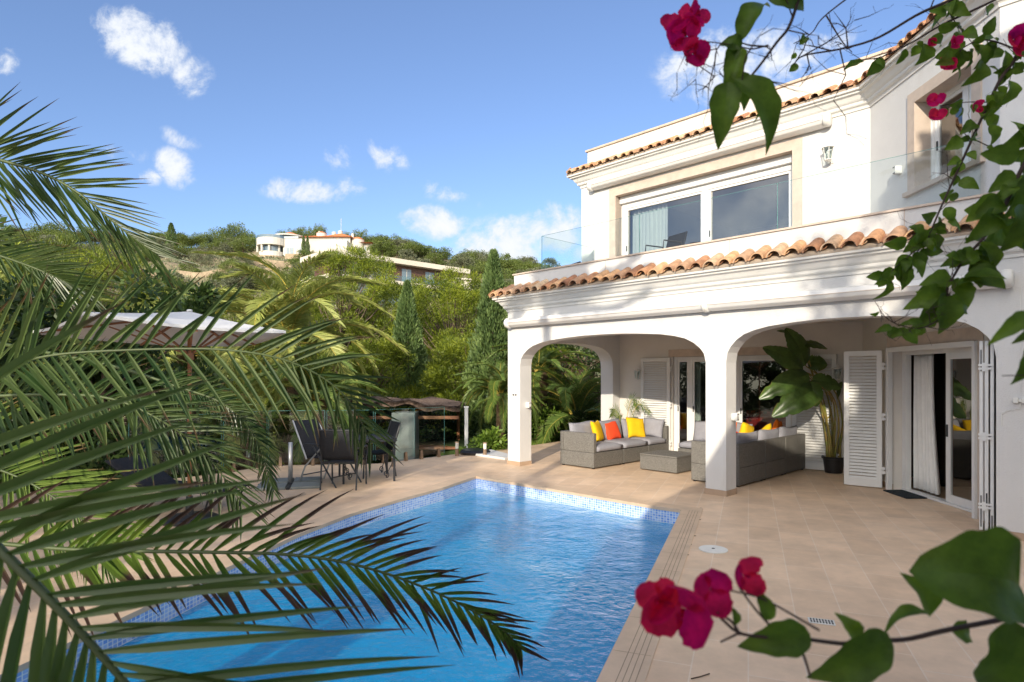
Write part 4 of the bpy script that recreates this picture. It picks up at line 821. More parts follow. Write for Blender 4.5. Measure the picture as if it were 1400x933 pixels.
# ================================================================ POOLSIDE FURNITURE ON THE LEFT
def scroll(c, r, ax, sgn=1, turns=1.4, n=22):
    out = []
    for k in range(n + 1):
        t = k / n; rr = r * (1 - .75 * t); a = sgn * t * turns * 2 * math.pi - math.pi / 2; out.append((c[0] + ax[0] * rr * math.cos(a), c[1] + ax[1] * rr * math.cos(a), c[2] + rr * math.sin(a)))
    return out
tx, ty = -2.55, 10.75
t = empty('patio_table', (tx, ty, 0), R(20), 'black metal patio table with scrolled feet between the chairs', 'table')
m = MB(); m.box(-.45, .45, -.45, .45, .715, .735); m.build('table_top', 'sling', t, bevel=.01); m = MB()
for (a, b) in (((-.45, -.45), (.45, -.45)), ((.45, -.45), (.45, .45)), ((.45, .45), (-.45, .45)), ((-.45, .45), (-.45, -.45))): m.bar((*a, .70), (*b, .70), .03, .03)
m.build('table_frame', 'dark_metal', t)
for i in (-1, 1):
    for j in (-1, 1):
        l = MB(); l.bar((i * .42, j * .42, .69), (i * .42, j * .42, 0), .034); l.build('leg', 'dark_metal', t)
        s_ = MB(); s_.tube([(i * .41, j * .41, .40), (i * .38, j * .38, .28), (i * .33, j * .33, .16)] + scroll((i * .30, j * .30, .11), .065, (i * .707, j * .707)), .008, 6); s_.build('scroll', 'dark_metal', t)
def patio_chair(name, x, y, rz, label, rec=.1, h=.95):
    e = empty(name, (x, y, 0), rz, label, 'chair', 'black chairs round the patio table'); w = .27
    m = MB(); m.grid(lambda u, v: (-w + 2 * w * u, -.24 + .5 * v, .43 - .03 * math.sin(math.pi * v) + .01), 6, 6); m.build('seat', 'sling', e, smooth=True, solid=.012)
    m = MB(); m.grid(lambda u, v: (-w + 2 * w * u, .25 + .12 * v * (1 + rec * 3) + .03 * math.sin(math.pi * v), .47 + (h - .47) * v), 6, 8); m.build('backrest', 'sling', e, smooth=True, solid=.012)
    for i in (-1, 1):
        m = MB(); m.tube(cr_spline([(i * (w + .015), .33, .0), (i * (w + .015), .27, .40), (i * (w + .015), .29, .55), (i * (w + .015), .25 + .12 * (1 + rec * 3), h)], 10), .014, 7); m.build('rear_leg', 'dark_metal', e)
        m = MB(); m.tube([(i * (w + .015), -.26, 0), (i * (w + .015), -.24, .43)], .014, 7); m.build('leg', 'dark_metal', e)
        m = MB(); m.tube(cr_spline([(i * (w + .015), -.24, .43), (i * (w + .03), -.26, .58), (i * (w + .035), -.2, .645), (i * (w + .03), .1, .64), (i * (w + .015), .30, .66)], 12), .014, 7); m.build('armrest', 'dark_metal', e)
    for q in (((-w, -.25, .43), (w, -.25, .43)), ((-w, .25, .42), (w, .25, .42))): m = MB(); m.tube(q, .012, 6); m.build('crossbar', 'dark_metal', e)
    m = MB(); m.tube([(-w - .01, .25 + .12 * (1 + rec * 3), h), (w + .01, .25 + .12 * (1 + rec * 3), h)], .013, 6); m.build('crossbar', 'dark_metal', e); return e
patio_chair('patio_chair', -2.72, 9.98, R(178), 'black mesh patio chair with its back to the pool')
patio_chair('patio_chair', -2.50, 11.1, R(-62), 'black mesh patio chair on the right side of the table')
# reclining folding chair
e = empty('folding_chair', (-3.05, 10.3, 0), R(62), 'tall reclining folding chair with a slanted dark back', 'chair'); w = .26
m = MB(); m.grid(lambda u, v: (-w + 2 * w * u, -.22 + .48 * v, .43 + .02 * math.sin(3 * v)), 4, 6); m.build('seat', 'sling', e, smooth=True, solid=.012)
m = MB(); m.grid(lambda u, v: (-w + 2 * w * u, .26 + .30 * v, .44 + .60 * v), 4, 8); m.build('backrest', 'sling', e, smooth=True, solid=.012)
for i in (-1, 1):
    x = i * (w + .02)
    m = MB(); m.tube([(x, .25, .42), (x, .57, 1.05)], .015, 7); m.build('back_rail', 'grey_metal', e)
    m = MB(); m.tube([(x, .42, .0), (x, .28, .3), (x, -.12, .655)], .014, 7); m.build('rear_leg', 'grey_metal', e)
    m = MB(); m.tube([(x * 1.05, -.42, 0), (x * 1.05, .1, .655)], .014, 7); m.build('leg', 'dark_metal', e)
    m = MB(); m.box(x - .025, x + .025, -.22, .3, .655, .68); m.build('armrest', 'dark_metal', e, bevel=.008)
for y_ in (.34, -.3): m = MB(); m.tube([(-w, y_, .15), (w, y_, .15)], .01, 6); m.build('crossbar', 'dark_metal', e)
# sun parasol
ux, uy = -4.02, 7.66
pa = empty('parasol', (ux, uy, 0), 0, 'large white square parasol on a wooden pole behind the palm fronds', 'parasol')
m = MB(); m.tube([(0, 0, .05), (0, 0, 2.58)], .024, 12); m.build('pole', 'wood', pa, smooth=True)
m = MB(); m.lathe([(0, 0), (.33, 0), (.33, .03), (.28, .055), (.05, .07), (.04, .30), (0, .30)], 30); m.build('parasol_base', 'dark_metal', pa)
m = MB(); m.lathe([(.024, .95), (.042, .95), (.042, 1.07), (.024, 1.07)], 14); m.bar((0, 0, 1.0), (.12, 0, 1.0), .02); m.build('crank', 'plastic_black', pa)
hs, zr, za = 1.12, 2.40, 2.60
cor = [(-2.0, 0), (-.2, -1.6), (1.2, 0), (-.2, 1.6)]; cz = [2.36, 2.43, 2.36, 2.27]
m = MB()
for k in range(4):
    a, b = cor[k], cor[(k + 1) % 4]; n = 10; c0, c1 = cz[k], cz[(k + 1) % 4]
    def f(u, v, a=a, b=b, c0=c0, c1=c1):
        zr = c0 + (c1 - c0) * u
        x = (a[0] + (b[0] - a[0]) * u) * v; y = (a[1] + (b[1] - a[1]) * u) * v; sag = .05 * math.sin(math.pi * u) * v * v + .02 * math.sin(math.pi * v)
        return (x, y, za - (za - zr) * v - sag * .9 + .0)
    m.grid(f, 10, 8)
    for i in range(10):
        p, q = f(i / 10, 1), f((i + 1) / 10, 1); m.face([p, q, (q[0], q[1], q[2] - .03), (p[0], p[1], p[2] - .03)])
m.build('canopy', 'canvas', pa, smooth=False, solid=.004)
for k in range(8):
    a = cor[k // 2] if k % 2 == 0 else tuple((cor[k // 2][i] + cor[(k // 2 + 1) % 4][i]) / 2 for i in (0, 1)); sag = 0 if k % 2 == 0 else .06
    zr = cz[k // 2] if k % 2 == 0 else (cz[k // 2] + cz[(k // 2 + 1) % 4]) / 2
    r_ = MB(); r_.bar((0, 0, za - .04), (a[0] * .98, a[1] * .98, zr - .03 - sag), .028, .02); r_.build('rib', 'wood', pa)
    st = MB(); st.bar((0, 0, 2.06), (a[0] * .5, a[1] * .5, za - (za - zr) * .5 - .07 - sag * .5), .022, .016); st.build('strut', 'wood', pa)
m = MB(); m.lathe([(0, 2.0), (.05, 2.0), (.05, 2.1), (0, 2.1)], 12); m.build('hub', 'wood', pa); m = MB(); m.lathe([(0, 2.60), (.035, 2.60), (.03, 2.625), (0, 2.63)], 12); m.build('finial', 'canvas', pa)
# empty parasol stand with slabs
ps = empty('parasol_stand', (-3.66, 10.15, 0), R(15), 'grey parasol stand without its canopy weighted by dark slabs', 'parasol stand')
m = MB(); m.tube([(0, 0, .03), (0, 0, .70)], .035, 12); m.build('tube', 'grey_metal', ps, smooth=True)
m = MB(); m.bar((-.5, 0, .02), (.5, 0, .02), .05, .03); m.bar((0, -.5, .021), (0, .5, .021), .05, .03); m.build('cross_base', 'dark_metal', ps)
for (i, j) in ((-1, -1), (1, -1), (1, 1), (-1, 1)): s_ = MB(); s_.box(i * .26 - .22, i * .26 + .22, j * .26 - .22, j * .26 + .22, .002, .045); s_.build('slab', 'concrete_grey', ps, bevel=.008)
# sun lounger behind the fronds
lo_ = empty('sun_lounger', (-4.55, 8.35, 0), R(75), 'low dark sun lounger near the white parasol pole', 'sun lounger')
m = MB(); m.grid(lambda u, v: (-.3 + .6 * u, -.9 + 1.2 * v, .30 - .02 * math.sin(math.pi * v)), 4, 8); m.build('seat', 'sling', lo_, smooth=True, solid=.015); m = MB(); m.grid(lambda u, v: (-.3 + .6 * u, .3 + .6 * v, .30 + .35 * v), 4, 6); m.build('backrest', 'sling', lo_, smooth=True, solid=.015)
for (i, j) in ((-1, -.8), (1, -.8), (-1, .35), (1, .35)): l = MB(); l.tube([(i * .31, j, .30), (i * .33, j + .08, 0)], .014, 7); l.build('leg', 'dark_metal', lo_)
m = MB(); m.tube([(-.31, -.9, .30), (-.31, .3, .30)], .014, 6); m.tube([(.31, -.9, .30), (.31, .3, .30)], .014, 6); m.build('frame_rail', 'dark_metal', lo_)
# glass pool fence on spigots
FL = [(-6.45, 10.3), (-5.35, 11.35), (-4.85, 12.2), (-3.75, 12.38), (-2.8, 12.5), (-2.1, 13.15), (-1.5, 13.75)]
names = ['glass fence panel furthest left behind the palm fronds', 'glass fence panel second from the left behind the parasol pole', 'glass fence panel behind the reclining folding chair', 'glass fence panel behind the patio table', 'glass fence panel in front of the grey masonry block', 'glass fence panel nearest the porch under the thatched roof']
for i in range(6):
    a, b = Vector(FL[i]), Vector(FL[i + 1]); d = (b - a).normalized(); L = (b - a).length; e = empty('glass_fence_panel', (a.x, a.y, 0), math.atan2(d.y, d.x), names[i], 'glass fence', 'glass fence panels along the terrace edge')
    m = MB(); m.face([(.02, 0, .07), (L - .02, 0, .07), (L - .02, 0, 1.1), (.02, 0, 1.1)]); m.build('pane', 'glass_fence', e); m = MB(); m.box(.017, .023, -.006, .006, .07, 1.1); m.box(L - .023, L - .017, -.006, .006, .07, 1.1); m.box(.023, L - .023, -.006, .006, 1.1, 1.106); m.build('glass_edge', 'glass_edge', e)
    for x in (.22 * L, .78 * L): s_ = MB(); s_.hexa([(x - .03, -.05, 0), (x + .03, -.05, 0), (x + .03, -.008, 0), (x - .03, -.008, 0), (x - .025, -.03, .19), (x + .025, -.03, .19), (x + .025, -.008, .19), (x - .025, -.008, .19)]); s_.box(x - .025, x + .025, .008, .03, 0, .17); s_.build('spigot', 'bronze', e)
def bollard(x, y, label, h=.32):
    e = empty('bollard_lamp', (x, y, 0), 0, label, 'garden lamp', 'small bollard lamps on the terrace edge'); m = MB(); m.lathe([(0, 0), (.05, 0), (.045, .02), (.038, .17), (0, .17)], 14); m.build('post', 'bronze', e, smooth=False)
    m = MB(); m.lathe([(0, .17), (.035, .17), (.04, h - .03), (.042, h - .02), (0, h - .02)], 14); m.build('lamp_head', 'plastic_white', e); m = MB(); m.lathe([(0, h - .02), (.048, h - .02), (.045, h), (0, h + .005)], 14); m.build('cap', 'bronze', e)
for (u, v, l) in ((538, 638, 'bollard lamp beside the right patio chair'), (624.7, 623.8, 'bollard lamp left of the white garden post'), (663, 624.7, 'bollard lamp between the white post and the porch'), (339, 637, 'bollard lamp behind the palm fronds near the parasol stand')):
    d = 1512 / (v - 514); bollard((u - 700) / 840 * d, d, l)
m = MB(); m.prism([[(-.95, 13.95), (-.15, 13.1), (.12, 13.4), (-.5, 14.6)]], lambda p: (*p, .004), lambda p: (*p, .05)); tag(m.build('step_slab', 'plaster'), 'low white kerb slab at the foot of the first porch pillar', 'slab')
m = MB(); m.lathe([(0, 0), (.34, 0), (.36, .05), (.3, .10), (0, .11)], 20, (-.85, 14.15, .004)); tag(m.build('planting_bed_ring', 'plastic_black'), 'dark low round planter edge between the two bollard lamps', 'planter')
# pergola with a thatched roof, on the lower garden level
pe = empty('thatched_pergola', (-3.0, 17.2, -2.4), 0, 'low thatched pergola with dark posts below the terrace', 'pergola')
m = MB(); rg = random.Random(3)
def th(u, v, top): x = -2.1 + 3.75 * u; y = -1.2 + 2.6 * v; return (x, y, 3.36 + .08 * math.sin(3.2 * u + .5) + .05 * math.sin(13 * u + 5 * v) + .03 * math.sin(31 * u + 17 * v) + (.10 if top else -.03 + .03 * math.sin(23 * u)))
m.grid(lambda u, v: th(u, v, True), 40, 16); m.grid(lambda u, v: th(1 - u, v, False), 40, 16)
for (c, s_) in ((0, 1), (1, 0)):
    for i in range(40): m.face([th(i / 40, c, False), th((i + 1) / 40, c, False), th((i + 1) / 40, c, True), th(i / 40, c, True)][::(1 if c == 0 else -1)])
for i in range(16): m.face([th(0, i / 16, True), th(0, (i + 1) / 16, True), th(0, (i + 1) / 16, False), th(0, i / 16, False)]); m.face([th(1, i / 16, False), th(1, (i + 1) / 16, False), th(1, (i + 1) / 16, True), th(1, i / 16, True)])
for i in range(2600):
    u, v = rg.random(), rg.choice([0, 0, rg.random()]); p = Vector(th(u, v, True)); d = Vector((rg.uniform(-1, 1), rg.uniform(-1, .2), rg.uniform(-.25, .12))).normalized() * rg.uniform(.1, .28); s2 = Vector((d.y, -d.x, 0)).normalized() * .008; m.face([p - s2, p + s2, p + d])
m.build('thatch_roof', 'thatch', pe)
for (x, y) in ((-1.9, -1.0), (-.1, -1.0), (1.4, 1.1), (-1.9, 1.1)): l = MB(); l.tube([(x, y, 0), (x, y, 3.2)], .05, 8); l.build('post', 'wood', pe)
l = MB(); l.bar((-2.0, -1.0, 3.1), (1.6, -1.0, 3.1), .08); l.build('beam', 'wood', pe)
m = MB(); m.box(-.32, .28, -.35, .35, -2.4, .86); o = m.build('masonry_block', 'concrete_grey', None, bevel=.02); o.location = (-2.75, 16.0, 0); tag(o, 'grey masonry pillar beneath the thatched roof', 'pillar')
m = MB(); m.box(-.045, .045, -.045, .045, -2.4, 1.0); m.box(-.06, .06, -.06, .06, .97, 1.01); o = m.build('garden_post', 'white_metal', None); o.location = (-1.18, 15.9, 0); tag(o, 'white square garden post at the right end of the thatch', 'post')
e = empty('garden_bench', (-2.1, 16.9, -2.4), 0, 'wooden bar counter under the thatched roof', 'bench'); m = MB(); m.box(-.9, .9, -.2, .2, 2.2, 2.27); m.build('seat', 'wood', e)
for i in (-1, 1): l = MB(); l.bar((i * .8, 0, 0), (i * .8, 0, 2.2), .1); l.build('leg', 'wood', e)

# ================================================================ FAR HOUSES ON THE HILL
VD = 150.; K = VD / 840
def vx(u): return (u - 425) * K
def vz(v): return 1.8 + (514 - v) * K
fv = empty('hilltop_villa', ((425 - 700) * K, VD, 0), 0, 'sprawling white villa with round terraces and orange roofs on the hilltop', 'house')
def disc(mb, cx, cy, r, z0, z1, a0=0, a1=360, n=28, r1=None):
    pts = [(cx + r * math.cos(R(a0 + (a1 - a0) * i / n)), cy + r * math.sin(R(a0 + (a1 - a0) * i / n))) for i in range(n + (0 if a1 - a0 == 360 else 1))]
    r1 = r if r1 is None else r1; f1 = lambda p: (cx + (p[0] - cx) * r1 / r, cy + (p[1] - cy) * r1 / r, z1); mb.prism([pts], lambda p: (p[0], p[1], z0), f1)
m = MB(); disc(m, vx(370), 1, 20 * K, vz(336.5), vz(327)); disc(m, vx(370), 1, 17 * K, vz(352), vz(345)); m.box(vx(387), vx(413), 0, 9, vz(356), vz(326.5)); m.box(vx(409), vx(474), 3, 13, vz(350), vz(321)); m.box(vx(440), vx(476), -1, 3.2, vz(348), vz(330)); disc(m, vx(482), 5, 9 * K, vz(344), vz(322)); m.box(vx(480), vx(503), 5, 12, vz(346), vz(326)); disc(m, vx(387), 4, 21 * K, vz(320.5), vz(318.8)); m.build('wall', 'villa_white', fv)
m = MB(); disc(m, vx(431), 5, 7 * K, vz(322), vz(313)); m.build('tower', 'villa_white', fv)
m = MB(); disc(m, vx(431), 5, 7.6 * K, vz(313), vz(310.5), r1=.4); m.build('roof', 'villa_roof', fv)
m = MB(); disc(m, vx(389), 4, 17 * K, vz(318.6), vz(313.5), r1=4 * K); m.build('roof', 'villa_roof', fv)
def hiproof(x0, x1, y0, y1, z0, z1, ins): mb = MB(); mb.hexa([(x0, y0, z0), (x1, y0, z0), (x1, y1, z0), (x0, y1, z0), (x0 + ins, y0 + ins, z1), (x1 - ins, y0 + ins, z1), (x1 - ins, y1 - ins, z1), (x0 + ins, y1 - ins, z1)]); return mb.build('roof', 'villa_roof', fv)
hiproof(vx(407), vx(450), 2, 13.5, vz(321), vz(316), 3); hiproof(vx(436), vx(478), 2, 13.5, vz(320.8), vz(312.5), 3.5); hiproof(vx(478), vx(504), 3.5, 13, vz(327), vz(323.5), 3); 
m = MB(); disc(m, vx(482), 5, 9.6 * K, vz(322), vz(319), r1=.8); m.build('roof', 'villa_roof', fv)
for (u, v0, w) in ((447, 310, 3), (456, 308.5, 3.2), (473.5, 312.5, 2), (426, 309.5, 1.6)): m = MB(); disc(m, vx(u), 6, w * K, vz(319), vz(v0), n=12); disc(m, vx(u), 6, w * K, vz(v0), vz(v0 - 1.2), n=12, r1=.1); m.build('chimney', 'villa_white', fv)
m = MB(); m.tube([(vx(455.5), 7, vz(312)), (vx(455.5), 7, vz(289))], .05, 5); m.build('antenna', 'villa_white', fv)
m = MB(); disc(m, vx(370), 1, 19.7 * K, vz(327), vz(323.2)); m.box(vx(388), vx(408), -.1, .05, vz(326.4), vz(323.5)); disc(m, vx(385), 4, 15 * K, vz(323), vz(320.5)); m.build('balcony_glass', 'villa_glass', fv)
m = MB(); disc(m, vx(370), 1, 13 * K, vz(345), vz(336.6)); m.build('recessed_glazing', 'villa_glass', fv)
for u in (352.5, 362, 372, 382): m = MB(); m.tube([(vx(u), -1.8 if u in (362, 372) else -.2, vz(345.5)), (vx(u), -1.8 if u in (362, 372) else -.2, vz(336))], .28, 8); m.build('column', 'villa_white', fv)
for (u0, u1, v0, v1, yy_) in ((392, 401, 339, 348, -.06), (447, 455, 323, 330, 2.94), (458, 464, 323, 331, 2.94), (467, 472, 323, 331, 2.94), (408.5, 412, 337, 346, -.06), (447, 453, 338, 344, -1.06), (490, 494, 331, 338, 4.94)): m = MB(); m.box(vx(u0), vx(u1), yy_ - .04, yy_ + .03, vz(v1), vz(v0)); f_ = m.build('window', 'villa_glass', fv); q = MB(); q.box((vx(u0) + vx(u1)) / 2 - .06, (vx(u0) + vx(u1)) / 2 + .06, yy_ - .07, yy_ - .045, vz(v1), vz(v0)); q.build('window_bar', 'villa_white', f_)
m = MB(); m.box(vx(396), vx(475), -3, -1.2, vz(368), vz(350.5)); disc(m, vx(370), 1, 21 * K, vz(366), vz(352)); m.build('retaining_wall', 'rubble', fv)
mh = empty('modern_house', (-26, 95, 0), math.atan2(14, 15), 'long flat roofed house with brown wood walls below the hilltop villa', 'house'); LM = 19.
m = MB(); m.box(-3, LM + 5, -1.4, 9, 20.1, 20.9); m.build('roof', 'villa_cream', mh); m = MB(); m.box(-1, LM, 0, 8, 17.2, 20.1); m.build('wall', 'brown_wood', mh); m = MB(); m.box(-3, LM + 1, -1.6, 9, 16.6, 17.2); m.box(0, LM, 0, 8, 11, 13); m.build('floor_slab', 'villa_cream', mh); m = MB(); m.box(.0, LM - 1, .3, 8, 13, 16.6); m.build('lower_glazing', 'villa_glass', mh); m = MB(); m.box(-2.9, LM + .9, -1.55, -1.5, 17.2, 18.1); m.build('balcony_glass', 'glass_fence', mh)
for x in (1.5, 6, 10.5, 15.2): m = MB(); m.box(x, x + 1.8, -.08, .02, 17.3, 19.6); f_ = m.build('window', 'villa_glass', mh); q = MB(); q.box(x + .85, x + .95, -.12, -.085, 17.3, 19.6); q.build('window_bar', 'villa_white', f_)
lw = empty('terrace_wall', (-10.5, 120, 0), .4, 'low pale house wall at the right end of the ridge', 'house'); m = MB(); m.box(-2, 3, 0, 4, 12, 20.6); m.build('wall', 'villa_cream', lw); m = MB(); m.box(-2.3, 3.3, -.3, 4.3, 20.6, 20.9); m.build('roof', 'villa_cream', lw)
# ================================================================ VEGETATION
NR = np.random.default_rng(7)
def leaf_quads(C, D, l, w, rs):
    """diamond leaves at points C (n,3), direction D, length l, width w -> V,F,UV"""
    n = len(C); D = D / np.maximum(1e-6, np.linalg.norm(D, axis=1, keepdims=True)); r = rs.normal(size=(n, 3)); Wd = np.cross(D, r); Wd /= np.maximum(1e-6, np.linalg.norm(Wd, axis=1, keepdims=True))
    l = np.broadcast_to(np.asarray(l, float).reshape(-1, 1), (n, 1)); w = np.broadcast_to(np.asarray(w, float).reshape(-1, 1), (n, 1))
    V = np.stack([C, C + D * l * .45 + Wd * w / 2, C + D * l, C + D * l * .45 - Wd * w / 2], 1).reshape(-1, 3); F = np.arange(n * 4).reshape(-1, 4)
    u = rs.random(n); UV = np.zeros((n, 4, 2)); UV[:, :, 0] = u[:, None]; UV[:, 1, 1] = .45; UV[:, 3, 1] = .45; UV[:, 2, 1] = 1
    return V, F, UV
def clumps_to_leaves(cl, per, l, w, rs, outward=.6, up=.3, spread=1.):
    C = []; D = []
    for (x, y, z, r) in cl:
        n = int(per * rs.uniform(.7, 1.3)); p = rs.normal(size=(n, 3)); q = p / np.linalg.norm(p, axis=1, keepdims=True); rad = r * spread * rs.random((n, 1)) ** .45
        C.append(np.array([[x, y, z]]) + q * rad * np.array([[1, 1, .8]])); D.append(q * outward + rs.normal(size=(n, 3)) * .5 + np.array([[0, 0, up]]))
    C = np.concatenate(C); D = np.concatenate(D); n = len(C); return leaf_quads(C, D, l * rs.uniform(.6, 1.3, n), w * rs.uniform(.7, 1.3, n), rs)
def limbs(cl, base, top, r0, rs, every=2, n=3, name='trunk', parent=None, m_='bark', lean=.3):
    mb = MB(); b, t = Vector(base), Vector(top); k = 9; tr = [b.lerp(t, i / k) + Vector((rs.normal() * .05, rs.normal() * .05, 0)) * (t - b).length * .15 for i in range(k + 1)]
    mb.tube(tr, [r0 * (1 - .8 * i / k) for i in range(k + 1)], 8)
    for c in cl[::every]:
        p = Vector(c[:3]); f = min(.92, max(.15, (p.z - b.z) / max(.1, t.z - b.z) * .75)); q = b.lerp(t, f); mid = q.lerp(p, .5) + Vector((0, 0, -.06 * (p - q).length)); mb.tube([q, mid, p], [r0 * .28, r0 * .18, r0 * .06], 5)
    return mb.build(name, m_, parent, smooth=True)
def pine_tree(x, y, zb, zt, hw, label, seed, m_='pine', ncl=120, per=210, l=.17, w=.028, cr=.44, name='pine_tree', group='bushy pines behind the pool fence', cat='tree', low=.12):
    rs = np.random.default_rng(seed); e = empty(name, (x, y, zb), 0, label, cat, group); Hh = zt - zb; cl = []
    for i in range(ncl):
        f = rs.random() ** .7; zz = Hh * (low + (1 - low) * f); prof = math.sin(math.pi * min(1, (.08 + .92 * (1 - f)) ** .7)) ** 1.0 if f > .4 else .55 + f; rr = hw * min(1, prof) * rs.uniform(.45, 1.0) ** .6; a = rs.uniform(0, 2 * math.pi)
        cl.append((rr * math.cos(a), rr * math.sin(a), zz, cr * rs.uniform(.6, 1.25)))
    V, F, UV = clumps_to_leaves(cl, per, l, w, rs, 1.0, .55); fast('crown', V, F, UV, m_, e); limbs(cl, (0, 0, 0), (hw * .15 * rs.normal(), 0, Hh * .8), .05 * hw + .06, rs, 2, parent=e); return e
PT = [(490, 350, 29, 2.6), (447, 392, 33, 2.9), (532, 392, 35, 2.7), (612, 378, 27, 2.3), (650, 398, 31, 2.3), (585, 400, 33, 2.2), (690, 420, 34, 2.6), (408, 420, 38, 3.2), (730, 470, 32, 3.0), (640, 470, 23, 1.5), (520, 475, 23.5, 1.5)]
PN = ['tall yellow green pine left of the cypress', 'bushy yellow green pine left of the tallest pine', 'pine standing behind the slim left cypress', 'broad yellow green pine between the two cypresses', 'pine just left of the right cypress', 'pine filling the gap behind the left cypress', 'pine behind the right cypress beside the house', 'dim pine behind the parasol palms', 'pine seen through the porch arch', 'low pine right of the left cypress', 'low pine left of the left cypress']
for i, (u, v, d, hw) in enumerate(PT):
    q = P(u, v, d); zb = height(q.x, d) - .3; pine_tree(q.x, d, zb, q.z, hw, PN[i], 20 + i, ncl=int(60 + 55 * hw), per=290)
LFT = [(40, 345, 34, 4.2, 'bright pine on the far left behind the palm fronds'), (130, 352, 40, 4.0, 'bright pine left of the brown hillside terraces'), (-40, 330, 30, 4.0, 'tall bright pine cut by the left edge of the view'), (210, 400, 42, 3.6, 'low bright pine behind the arching palms'), (330, 405, 46, 3.5, 'low pine in front of the brown hillside terraces')]
for i, (u, v, d, hw, l) in enumerate(LFT): q = P(u, v, d); zb = height(q.x, d) - .3; pine_tree(q.x, d, zb, q.z, hw, l, 60 + i, ncl=110, per=200, l=.32, w=.05, cr=.8, group='bushy pines on the left')
def cypress(x, y, zb, zt, r, label, seed, n=22000, l=.17, w=.05, group='slim cypresses', name='cypress'):
    rs = np.random.default_rng(seed); e = empty(name, (x, y, zb), 0, label, 'cypress', group); Hh = zt - zb; f = rs.random(n) ** .8; a = rs.uniform(0, 2 * np.pi, n)
    prof = np.minimum(1, (1 - f) * 2.2) ** .8 * (.55 + .45 * np.minimum(1, f * 4)); lump = 1 + .16 * np.sin(a * 3 + f * 19) + .12 * np.sin(a * 5 - f * 31 + 1) + .08 * np.sin(a * 9 + f * 57)
    rr = r * prof * lump * (rs.random(n) ** .25); C = np.stack([rr * np.cos(a), rr * np.sin(a), f * Hh], 1); D = np.stack([np.cos(a) * .45, np.sin(a) * .45, np.ones(n)], 1) + rs.normal(size=(n, 3)) * .28
    V, F, UV = leaf_quads(C, D, l * rs.uniform(.5, 1.3, n), w * rs.uniform(.7, 1.3, n), rs); fast('crown', V, F, UV, 'cypress', e); m = MB(); m.tube([(0, 0, 0), (0, 0, Hh * .9)], [r * .18, .02], 8); m.build('trunk', 'bark', e); return e
q = P(557, 388, 24); cypress(q.x, 24, -2.8, q.z, .78, 'slim green cypress standing free in front of the pines', 1)
q = P(675, 347, 20); cypress(q.x, 20, -2.6, q.z, .78, 'taller cypress rising close to the corner of the house', 2, n=26000)
# ---- the hill: prototypes, then copies
def proto_tree(kind, seed):
    rs = np.random.default_rng(seed); e = empty({'u': 'umbrella_pine', 'b': 'hillside_bush', 'c': 'cypress', 'o': 'olive_tree'}[kind])
    if kind == 'u':
        cl = []
        for i in range(46): a = rs.uniform(0, 6.28); r = .52 * rs.random() ** .5; cl.append((r * math.cos(a), r * math.sin(a), .50 + (.42 * math.sqrt(max(0, 1 - (r / .56) ** 2))) * rs.uniform(-.75, 1), .17 * rs.uniform(.7, 1.3)))
        V, F, UV = clumps_to_leaves(cl, 95, .055, .022, rs, .8, .4); fast('crown', V, F, UV, 'pine_dark', e); limbs(cl, (0, 0, 0), (.03, 0, .7), .035, rs, 3, parent=e)
    elif kind == 'b':
        cl = []
        for i in range(40): a = rs.uniform(0, 6.28); f = rs.random(); r = .5 * math.sqrt(max(0, 1 - (f * .95) ** 2)) * rs.uniform(.6, 1); cl.append((r * math.cos(a), r * math.sin(a), .08 + .8 * f, .15 * rs.uniform(.7, 1.2)))
        V, F, UV = clumps_to_leaves(cl, 75, .06, .028, rs, .8, .3); fast('crown', V, F, UV, 'pine_dark' if seed % 2 else 'olive', e); limbs(cl, (0, 0, -.1), (0, 0, .7), .03, rs, 4, parent=e)
    elif kind == 'c':
        n = 2200; f = rs.random(n); a = rs.uniform(0, 6.28, n); rr = .13 * np.minimum(1, (1 - f) * 2) ** .8 * (.5 + .5 * np.minimum(1, f * 5)) * (1 + .2 * np.sin(a * 3 + f * 17)) * rs.random(n) ** .3
        V, F, UV = leaf_quads(np.stack([rr * np.cos(a), rr * np.sin(a), f], 1), np.stack([np.cos(a) * .5, np.sin(a) * .5, np.ones(n)], 1) + rs.normal(size=(n, 3)) * .3, .06, .022, rs); fast('crown', V, F, UV, 'cypress', e)
        m = MB(); m.tube([(0, 0, -.1), (0, 0, .8)], [.02, .005], 6); m.build('trunk', 'bark', e)
    return e
protos = {'u': [proto_tree('u', s) for s in (1, 3, 5)], 'b': [proto_tree('b', s) for s in (11, 12, 13, 14)], 'c': [proto_tree('c', 21)]}
used = set()
def put(kind, x, y, z, sx, sz, label, cat, group):
    pl = protos[kind]; p = pl[rng.randrange(len(pl))]
    if p.name not in used: used.add(p.name); o = p
    else: o = copy_tree(p)
    o.location = (x, y, z); o.scale = (sx, sx, sz); o.rotation_euler = (0, 0, rng.uniform(0, 6.28)); tag(o, label, cat, group); return o
SK = [(75,303,26),(130,308,20),(100,318,18),(160,320,16),(188,322,16),(213,316,12),(262,322,20),(275,318,14),(295,314,15),(322,304,23),(340,318,12),(308,322,14),(385,316,13),(398,312,12),(412,309,13),(428,309,10),(437,305,10),(492,312,16),(476,318,14),(520,320,16),(536,321,15),(551,324,15),(566,331,12),(583,346,12),(597,348,14),(612,352,12),(626,354,12),(641,347,9),(657,349,9),(672,362,9),(700,356,13),(716,361,11),(730,358,12),(748,362,10),(250,327,12),(232,330,10),(20,310,26),(-30,305,30),(604,343,12),(575,338,10)]
for (u, v, hw) in SK:
    d = 163 + rng.uniform(-4, 8); x = (u - 700) / 840 * d; z = height(x, d) - .4; zt = 1.8 + (514 - v) / 840 * d; h = max(3.2, zt - z); put('u', x, d, zt - h, hw * d / 840 * 1.75, h * 1.07, 'rounded pine on the skyline of the hill', 'tree', 'skyline pines')
